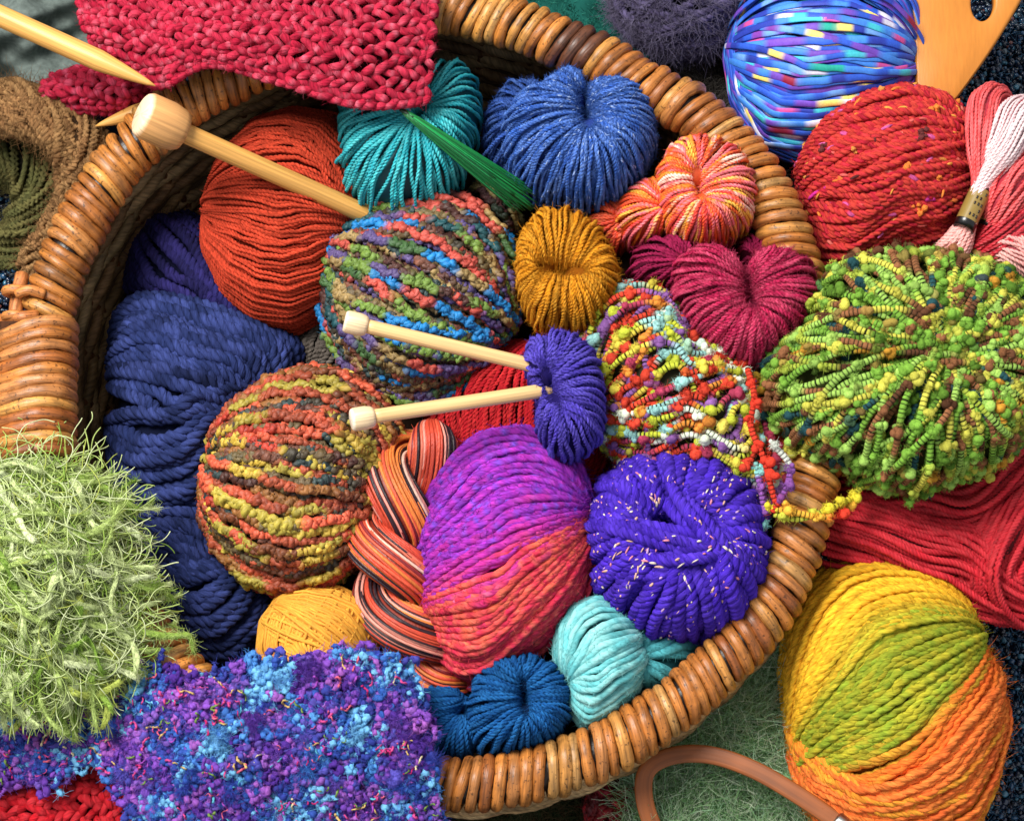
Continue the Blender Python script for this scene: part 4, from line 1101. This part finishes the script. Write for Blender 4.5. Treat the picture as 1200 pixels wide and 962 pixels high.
floss([([(1225, 240, .26), (1195, 262, .265), (1168, 284, .26), (1145, 300, .24)], [.022, .026, .022, .014], 44, dred, .1),
       ([(1225, 315, .26), (1200, 296, .268), (1178, 290, .262), (1162, 296, .25)], [.018, .022, .02, .014], 40, pinkw, .1)], ((1150, 303, .246), 35, .0185, .028), 'dark red and pale pink floss skein just above the green bobbly ball', 68)

# wooden gauge with an oval hole
m = MB(70)
zb = .20
o = [(1055, -70), (1062, -20), (1070, 60), (1074, 112), (1090, 124), (1112, 124), (1124, 112), (1160, 62), (1194, 6), (1215, -40), (1225, -80)]
Wo = at([p[0] for p in o], [p[1] for p in o], np.full(len(o), zb)); Wo = crom(Wo, 96, True)
hc = at(1150, 6, zb); an = np.arctan2(Wo[:, 1] - hc[1], Wo[:, 0] - hc[0]); k0 = np.argsort(an); Wo = Wo[k0]; an = an[k0]
H_ = hc + np.stack([.0145 * np.cos(an) + .002 * np.sin(an), .0245 * np.sin(an), 0 * an], -1)
hole = unit(H_ - hc); rings = []
inw = unit(hc - Wo)
for rr_, z in ((Wo + inw * .0, zb - .008), (Wo, zb + .006), (Wo + inw * .0022, zb + .0092), (Wo + inw * .005, zb + .010), (H_ + hole * .004, zb + .010), (H_ + hole * .0012, zb + .009), (H_, zb + .006), (H_, zb - .008), (Wo, zb - .008)):
    q = rr_.copy(); q[:, 2] = z; rings.append(q)
V = np.stack(rings); i = np.arange(V.shape[0] * 96).reshape(-1, 96); j = np.roll(i, -1, 1)
m.add(V, lin('#c67c2e'), np.stack([i[:-1], j[:-1], j[1:], i[1:]], -1))
m.build('wooden_board', BOARD, label='flat orange wooden tool with an oval hole at the top right', cat='wooden tool')

# ---------------------------------------------------------------- cloths and shawls
m = MB(80)                                     # red knitted scarf across the upper rim
rk = solid('#961830', .12, .10, '#b83048', .6)
ctrl = [[(88, -70, .28), (165, -75, .29), (250, -75, .31), (335, -75, .31), (420, -75, .30), (515, -70, .28)],
        [(92, -10, .305), (168, -12, .33), (250, -14, .345), (335, -12, .345), (420, -10, .335), (512, -8, .315)],
        [(98, 30, .31), (172, 46, .345), (248, 38, .365), (332, 44, .365), (420, 58, .355), (508, 50, .33)],
        [(124, 60, .29), (184, 103, .32), (244, 77, .345), (325, 98, .345), (422, 126, .335), (500, 122, .315)]]
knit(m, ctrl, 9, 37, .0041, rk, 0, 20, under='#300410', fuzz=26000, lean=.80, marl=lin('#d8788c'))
ctrl = [[(64, 92, .225), (100, 80, .25), (140, 86, .25), (172, 92, .235)], [(50, 108, .225), (95, 104, .265), (140, 108, .265), (182, 108, .245)], [(78, 128, .205), (105, 130, .235), (140, 130, .235), (172, 120, .22)]]
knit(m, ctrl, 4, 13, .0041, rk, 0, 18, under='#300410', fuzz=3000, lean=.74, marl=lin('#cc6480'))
m.build('knitted_scarf', WOOL, label='crimson knitted scarf draped over the upper left rim', cat='scarf')

m = MB(81)                                     # dark red knitting bottom left
rk2 = solid('#a0141e', .10, .08, '#c0323a', .4)
ctrl = [[(-40, 915, .15), (20, 912, .16), (65, 902, .17), (108, 882, .185), (132, 896, .19), (150, 925, .18)],
        [(-40, 945, .17), (20, 942, .18), (70, 935, .19), (112, 920, .20), (140, 925, .195), (160, 945, .185)],
        [(-40, 1000, .16), (20, 1000, .17), (75, 1000, .18), (120, 1000, .185), (150, 1000, .18), (185, 1000, .17)]]
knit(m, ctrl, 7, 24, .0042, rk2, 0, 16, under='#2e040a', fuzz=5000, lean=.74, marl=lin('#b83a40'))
m.build('knitting', WOOL, label='dark red knitted piece in the lower left corner', cat='knitting')

m = MB(82); r = m.r                            # blue and violet boucle scarf
poly = [(-60, 812), (0, 818), (45, 802), (110, 800), (150, 788), (200, 792), (242, 800), (262, 778), (300, 778), (345, 772), (385, 774), (432, 766), (462, 778), (486, 806), (496, 850), (506, 910), (518, 1010), (190, 1010), (165, 975), (150, 940), (128, 905), (110, 888), (62, 908), (0, 922), (-60, 925)]
def zs(x, y):
    """rides over the rim, sinks into the basket a little and falls away to the corner"""
    f = np.clip((x - 0) / 260, 0, 1); g_ = np.clip((y - 900) / 120, 0, 1)
    return .19 + .115 * f * f * (3 - 2 * f) - .045 * g_ * f
sheet(m, poly, zs, lin('#2a2c74'), res=9, thick=.012, noise=.006)
pal = ['#3a4cae', '#2f62c0', '#5a3ea6', '#4a86cc', '#7a48ae', '#2a3a8c', '#c0408c', '#b87a9a', '#1a2a5c', '#40a4c8', '#d85a7a', '#7a9a50', '#d8c080']
def curly(n, rad, pp, lift, sub, L, field=False):
    """short curls of boucle: strings of small knots with one colour each"""
    q = scatter(r, poly, n); c = np.array([lin(h) for h in pal])[r.choice(len(pal), n, p=pp)]
    if field:
        f_ = sum(a * np.sin(q[:, 0] / w1 + q[:, 1] / w2 + p0) for a, w1, w2, p0 in ((1, 23, 31, 0), (1, -29, 19, 1.3), (.8, 13, -41, 2.2), (.7, 11, 12, .4))) / 1.9 + r.normal(0, .28, n)
        ramp = np.array([lin(h) for h in ('#5a389c', '#7c52ba', '#6a5ec6', '#4652b8', '#3648a2', '#3a64c2', '#4a88d6', '#74b4e4')])
        x = np.clip((f_ + 1.3) / 2.6, 0, .999) * 7; i_ = x.astype(int); c = ramp[i_] * (1 - (x - i_))[:, None] + ramp[np.minimum(i_ + 1, 7)] * (x - i_)[:, None]
    P0 = at(q[:, 0], q[:, 1], zs(q[:, 0], q[:, 1]) + lift * r.uniform(.2, 1, n))
    pts = [P0]; d = unit(r.normal(0, 1, (n, 3)) * [1, 1, .5])
    for _ in range(L - 1):
        d = unit(d + r.normal(0, .9, (n, 3)) * [1, 1, .5]); pts.append(pts[-1] + d * rad * .9)
    P = np.stack(pts, 1); R = rad * r.uniform(.55, 1.2, (n, 1)) * r.uniform(.75, 1.2, (n, L))
    cc = np.repeat(c[:, None], L, 1) * (1 + r.normal(0, .1, (n, L, 1)))
    m.blobs(P, R.ravel(), np.clip(cc.reshape(-1, 3), .003, .9), sub, .14, 1 + r.uniform(-.15, .35, (n * L, 3)))
    return P, cc
base_p = [.24, .19, .18, .09, .08, .12, .015, .02, .045, .02, 0, 0, 0]
def loops(n, rad, L, N, kink, lift):
    q = scatter(r, poly, n); f_ = sum(a * np.sin(q[:, 0] / w1 + q[:, 1] / w2 + p0) for a, w1, w2, p0 in ((1, 23, 31, 0), (1, -29, 19, 1.3), (.8, 13, -41, 2.2), (.7, 11, 12, .4))) / 1.9 + r.normal(0, .75, n)
    ramp = np.array([lin(h) for h in ('#4a2c84', '#7c4aae', '#9a5aae', '#4c489c', '#2e3a88', '#3458a8', '#4a84c8', '#70b0d8')])
    x = np.clip((f_ + 1.3) / 2.6, 0, .999) * 7; i_ = x.astype(int); c = ramp[i_] * (1 - (x - i_))[:, None] + ramp[np.minimum(i_ + 1, 7)] * (x - i_)[:, None]
    a_ = r.uniform(0, 6.3, (n, 1)) + np.cumsum(r.normal(0, kink * 1.2, (n, N)) + np.sign(r.normal(0, 1, (n, 1))) * kink, 1)
    X = q[:, :1] + np.cumsum(np.cos(a_), 1) * L / N; Y_ = q[:, 1:] + np.cumsum(np.sin(a_), 1) * L / N
    s_ = np.arange(N)[None] * L / N * np.ones((n, 1))
    P = at(X, Y_, zs(X, Y_) + lift * r.uniform(.1, 1, (n, 1)) + .004 * snoise(r, n, s_, 30))
    kn = np.clip(.75 + .5 * snoise(r, n, s_, 14), .3, 1.6)
    cc = np.clip(c[:, None] * (1 + .15 * snoise(r, n, s_, 12)[..., None]), .003, .9)
    m.tubes(P, rad * r.uniform(.7, 1.3, (n, 1)) * kn, cc, 7)
    return P, cc
P, cc = loops(2600, .0036, 44, 30, .20, .022)
m.fuzz(P, np.tile([0, 0, 1.], (P.shape[0] * P.shape[1], 1)), 120000, .008, cc, .0004, .5, .9, 1.15)
P, cc = curly(130, .0070, [.24, .18, .22, .1, .12, .12, .01, .01, 0, 0, 0, 0, 0], .016, 2, 2, True)
v = unit(r.normal(0, 1, (len(P), 24, 3)) + [0, 0, .8])
m.fuzz(P[:, :1] + v * .009, v, 46000, .012, np.repeat(cc[:, :1], 24, 1), .0003, 1., .8, 1.2)
ti = np.array([lin(h) for h in ('#c84a86', '#d0607a', '#b82c6a', '#c8a86a', '#6f8a48', '#d8c8a0', '#58a8c0', '#9a4ab0')])
cl = scatter(r, poly, 130); q = cl[r.integers(0, 130, 260)] + r.normal(0, 9, (260, 2)); q = q[inside(poly, q[:, 0], q[:, 1])]; n = len(q)
ci = r.choice(8, n, p=[.24, .17, .13, .12, .1, .08, .08, .08]); hd = r.uniform(0, 6.3, (n, 1)) + np.cumsum(r.normal(0, .55, (n, 12)), 1)
X = q[:, :1] + np.cumsum(np.cos(hd), 1) * 1.7; Y_ = q[:, 1:] + np.cumsum(np.sin(hd), 1) * 1.7
m.tubes(at(X, Y_, zs(X, Y_) + .026 + .006 * np.sin(np.arange(12)[None] * .8 + r.uniform(0, 6, (n, 1)))), .0009 * r.uniform(.6, 1.6, (n, 1)) * (1 + .35 * np.sin(np.arange(12)[None] * 2.4)), ti[ci], 5)
m.build('scarf', FLUFF, label='fluffy blue and violet boucle scarf with pink flecks along the bottom left', cat='scarf')

m = MB(83); r = m.r                            # pale green eyelash yarn
EY = [(-30, 530), (40, 522), (90, 545), (150, 585), (162, 640), (186, 690), (165, 730), (150, 775), (110, 790), (92, 850), (60, 820), (30, 790), (-30, 800)]
def ze(x, y): return .255 + .075 * np.exp(-((x - 40) / 95) ** 2 - ((y - 660) / 120) ** 2) + .02
sheet(m, [(-30, 560), (60, 552), (120, 600), (140, 660), (130, 730), (80, 780), (20, 770), (-30, 770)], lambda x, y: ze(x, y) - .022, lin('#4e6428'), res=9, thick=.02, noise=.006)
def wander(n, L, N, bias, kink, lift, poly):
    q = scatter(r, poly, n); th_ = np.radians(r.normal(bias, 30, n)) + np.radians((q[:, 1] - 660) * -.22) 
    X = [q]; a = th_; k = r.normal(0, kink, n)
    for i in range(N - 1):
        k = k * .8 + r.normal(0, kink, n) * .6; a = a + k
        X.append(X[-1] + (np.stack([np.cos(a), -np.sin(a)], -1) * (L / N) * r.uniform(.6, 1.2, (n, 1))))
    X = np.stack(X, 1); 
    zz = ze(X[..., 0], X[..., 1]) + lift * r.uniform(-.5, 1, (n, 1)) + .006 * np.sin(np.linspace(0, 6, N)[None] * r.uniform(.5, 2, (n, 1)) + r.uniform(0, 6, (n, 1)))
    return at(X[..., 0], X[..., 1], zz)
pal = np.array([lin(h) for h in ('#acc070', '#94b250', '#c2d092', '#7a9a40', '#cad4a4', '#a8b458')])
EI = [(-40, 545), (30, 532), (80, 552), (115, 590), (130, 650), (155, 700), (138, 748), (100, 785), (64, 800), (20, 780), (-40, 780)]
P = wander(2300, 85, 20, -48, .13, .03, EI)
m.tubes(P, np.array(.00065) * r.uniform(.6, 1.35, (2300, 1)) * np.ones((1, 20)), pal[r.choice(6, 2300, p=[.28, .22, .15, .17, .04, .14])], 4)
P = wander(1100, 95, 26, -48, .16, .05, EI)
m.tubes(P, np.array(.0006) * np.ones((1100, 26)), pal[r.choice(6, 1100, p=[.2, .1, .36, .04, .25, .05])], 4)
nb = 210
P = wander(nb, 98, 20, -48, .085, .046, EI)
w = .0034 * r.uniform(.55, 1.3, (nb, 1)) * (np.sin(np.linspace(.7, 2.5, 20))[None] ** .4) * (1 + .2 * np.sin(np.linspace(0, 14, 20)[None] + r.uniform(0, 6, (nb, 1))))
cc = pal[r.choice(6, nb, p=[.26, .12, .36, .06, .12, .08])] * r.uniform(.85, 1.1, (nb, 1))
m.tubes(P, w, cc, 8, flat=(.5, 1.)); nn = unit(np.gradient(P, axis=1)) * .6; nn[..., 2] += .35
m.fuzz(P, nn, 60000, .009, np.repeat(cc[:, None], 20, 1), .00036, .7, .9, 1.05)
for pts in ([(150, 735, .31), (175, 742, .315), (205, 745, .31), (222, 745, .30), (228, 765, .29)], [(92, 560, .32), (120, 570, .32), (150, 590, .31), (162, 598, .30)], [(120, 690, .34), (150, 680, .33), (175, 690, .32), (192, 688, .305)],
            [(70, 780, .31), (85, 825, .29), (88, 868, .27)], [(40, 770, .31), (60, 805, .30), (80, 862, .275)], [(55, 770, .32), (66, 815, .30), (92, 850, .28)], [(20, 770, .31), (34, 810, .295), (44, 842, .28)], [(100, 745, .325), (128, 775, .315), (168, 790, .31)], [(95, 755, .33), (112, 792, .31), (136, 812, .305)], [(8, 770, .31), (10, 805, .29), (22, 832, .27)]):
    P = wpts(crom(pts, 26))[None]; m.tubes(P, .0036, pal[1] * .9, 7, flat=(.6, 1.)); nn = np.zeros_like(P); nn[..., 2] = 1
    m.fuzz(P, nn, 350, .012, pal[0], .0004, .3, .8, 1.15)
q = np.stack([r.uniform(5, 115, 260), r.uniform(745, 790, 260)], -1); tt = np.linspace(0, 1, 14)[None]
X = q[:, :1] + r.normal(10, 14, (260, 1)) * tt + 4 * np.sin(tt * r.uniform(2, 7, (260, 1)) + r.uniform(0, 6, (260, 1))); Y_ = q[:, 1:] + r.uniform(35, 85, (260, 1)) * tt
m.tubes(at(X, Y_, .325 - .05 * tt + r.uniform(-.008, .01, (260, 1))), .0007 * np.ones((260, 14)), pal[r.choice(6, 260, p=[.28, .2, .22, .14, .06, .1])], 4)
m.build('eyelash_yarn', FLUFF, label='shaggy pale green eyelash yarn heaped over the left rim', cat='yarn')

m = MB(84); r = m.r                            # brown mohair knitted tube, arched
bp = solid('#7a5838', .16, .12, '#9c7a50', .5)
Cn = wpts(crom([(-60, 128, .17), (-10, 128, .19), (40, 132, .205), (80, 152, .21), (102, 190, .20), (96, 235, .18), (75, 280, .15), (52, 325, .12)], 100))
bundle(m, Cn, .026, 22, .0068, bp, turns=1.6, sides=8, ply=2, twist=13, depth=.4, loose=.1, fuzz=2600, fl=.020, core='#2c1e12', flat=(.9, 1.15))
bundle(m, Cn, .025, 18, .0060, bp, turns=-1.6, sides=8, ply=2, twist=13, depth=.4, loose=.12, fuzz=1600, fl=.020, flat=(.9, 1.15))
m.build('mohair_loop', WOOL, label='arched brown mohair cord left of the rim', cat='mohair cord')
m = MB(85); r = m.r
Cn = wpts(crom([(-60, 170, .10), (0, 172, .115), (35, 195, .12), (48, 225, .115), (40, 262, .1), (15, 300, .07)], 60))
bundle(m, Cn, .032, 26, .0065, solid('#4a4a2a', .2, .15, '#6a6038', .5), turns=1.2, sides=8, ply=2, twist=13, depth=.4, loose=.12, fuzz=1800, fl=.018, core='#14120a')
m.build('mohair_loop', WOOL, label='darker olive brown cord inside the arched brown one', cat='mohair cord')

def furcloth(seed, poly, zf, base, pal_, n, L, name, label, cat, r_=.0007, noise=.006, mat_=FLUFF, curl=.8, out=.7):
    mm = MB(seed); rr = mm.r
    sheet(mm, poly, zf, lin(base), res=8, thick=.01, noise=noise)
    q = scatter(rr, poly, n); P = at(q[:, 0], q[:, 1], zf(q[:, 0], q[:, 1]) + noise * .4)
    c = np.array([lin(h) for h in pal_])[rr.integers(0, len(pal_), n)]
    d = np.tile([0., 0, 1.], (n, 1)) + np.stack([.5 * np.sin(q[:, 0] / 23. + q[:, 1] / 41.), .5 * np.cos(q[:, 1] / 27. - q[:, 0] / 35.), 0 * q[:, 0]], -1)
    mm.fuzz(P, d, n, L, c, r_, out * 2, curl, 1.)
    return mm.build(name, mat_, label=label, cat=cat)
zc_ = lambda a, b=0., c=0.: (lambda x, y: a + b * np.sin(x / 31. + y / 47.) + c * np.cos(y / 26. - x / 60.))
furcloth(86, [(770, -40), (890, -40), (890, 60), (960, 160), (1000, 260), (960, 330), (900, 320), (880, 240), (820, 110), (770, 60)], zc_(.06, .010, .006), '#4a4542', ['#6a645e', '#57524e', '#807a72', '#3a3634'], 9000, .026, 'fur_cloth', 'soft grey fur cloth between the rim and the ribbon ball', 'cloth', .0005)
furcloth(87, [(600, -60), (740, -60), (760, 70), (720, 60), (660, 40), (600, 20)], zc_(.09, .005, .004), '#1c5a52', ['#2a7468', '#1a5048', '#3a8a78'], 2600, .010, 'felt_cloth', 'dark teal green felt scrap behind the upper rim', 'cloth', .0005)
furcloth(88, [(730, 800), (810, 800), (900, 740), (960, 800), (990, 1010), (730, 1010)], zc_(.14, .010, .008), '#6e9468', ['#a4cc94', '#86b678', '#c4dcb4', '#6c9860', '#dceace', '#b0dab0'], 15000, .024, 'mohair_cloth', 'shaggy mid green mohair cloth below the front rim', 'cloth', .0006, .008, curl=1.6, out=.35)
furcloth(89, [(560, 915), (730, 890), (740, 1010), (520, 1010)], zc_(.05, .010, .008), '#2c2e1c', ['#4a4a30', '#5a4a34', '#38442c'], 3600, .016, 'wool_cloth', 'dark olive brown wool cloth under the front rim', 'cloth', .0007, curl=1.4, out=.4)

m = MB(90)                                     # grey green cloth, top left
def zg(x, y): return .10 + .028 * np.sin((x * .55 + y) / 21.) + .012 * np.sin((x - y * .3) / 13.)
sheet(m, [(-80, -80), (130, -80), (130, 60), (110, 130), (40, 128), (-80, 150)], zg, lin('#5c6662'), res=4, thick=.008, noise=.006, wl=30)
m.build('grey_cloth', CLOTH, label='crumpled grey green cloth in the top left corner', cat='cloth')

m = MB(91)                                     # dark red boucle under the hoop
rd = segs(['#7a1018', '#a01a24', '#58101a', '#8a1c2c'], 30)
ball(m, [(690, 945), (700, 915), (725, 900), (755, 908), (772, 940), (775, 990), (730, 1010), (695, 990)], .085, .06, [dict(axis=40, elev=5, az0=-10, az1=190, shear=20, dens=.9), dict(axis=-40, elev=5, az0=10, az1=170, shear=20, dens=.5, lift=.03)],
     .007, rd, core='#30060a', style=st_boucle(1.), N=40, fuzz=300, fl=.014)
m.build('yarn_ball', BOUCLE, label='dark crimson boucle ball beside the wooden hoop at the bottom', cat='yarn ball', group=G_BALL)

hoop = empty('wooden_hoop', wpts([(850, 930, .13)])[0], 'bent reddish wooden hoop with a metal end at the bottom edge', 'hoop')
m = MB(92); m.ft = 0.
pts = crom([(812, 1040, 0.190), (778, 992, 0.192), (757, 945, 0.195), (757, 905, 0.198), (785, 886, 0.200), (830, 884, 0.205), (880, 900, 0.212), (930, 928, 0.220), (985, 965, 0.228)], 90)
P = wpts(pts)[None]; nn = np.zeros_like(P); nn[..., 2] = 1.
s_ = arclen(P)
m.tubes(P, .0104, np.clip(lin('#884a20') * (1 + .12 * snoise(m.r, 1, s_, 120)[..., None]), .01, .9), 16, nrm=nn, flat=(.42, 1.0), sq=.4)
m.build('bow', WOOD, hoop)
m = MB(93)
a, b = wpts([(978, 960, .230), (1010, 985, .235)])
lathe(m, a, b - a, [(0, 0), (0, .010), (.003, .0128), (.028, .0128), (.034, .010), (.036, 0)], lin('#b8b8b4'), 24)
m.build('ferrule', METAL, hoop)

# ================================================================== CAMERA AND LIGHT
cd = bpy.data.cameras.new('camera'); co = bpy.data.objects.new('camera', cd); COL.objects.link(co)
cd.sensor_fit = 'HORIZONTAL'; cd.angle = 2 * math.atan(.6 / D); cd.clip_start = .01; cd.clip_end = 60
co.location = CAM * S; co.rotation_euler = (TILT, 0, 0)
sc.camera = co
w = bpy.data.worlds.new('World'); sc.world = w; w.use_nodes = True
bg = w.node_tree.nodes['Background']; bg.inputs['Color'].default_value = (.93, .96, 1., 1); bg.inputs['Strength'].default_value = .60
def lamp(name, loc, target, size, power, col):
    l = bpy.data.lights.new(name, 'AREA'); l.shape = 'DISK'; l.size = size * S; l.energy = power; l.color = col
    o = bpy.data.objects.new(name, l); COL.objects.link(o); o.location = np.array(loc) * S
    o.rotation_euler = (Vector(target) - Vector(loc)).to_track_quat('-Z', 'Y').to_euler()
lamp('window_light', (-1.55, 1.3, 3.4), (0, 0, .2), 1.9, 67, (1, .965, .91))
sc.view_settings.view_transform = 'Standard'; sc.view_settings.look = 'None'; sc.view_settings.exposure = 0.; sc.view_settings.gamma = 1.
sc.cycles.max_bounces = 5; sc.cycles.diffuse_bounces = 3; sc.cycles.glossy_bounces = 2; sc.cycles.transmission_bounces = 4
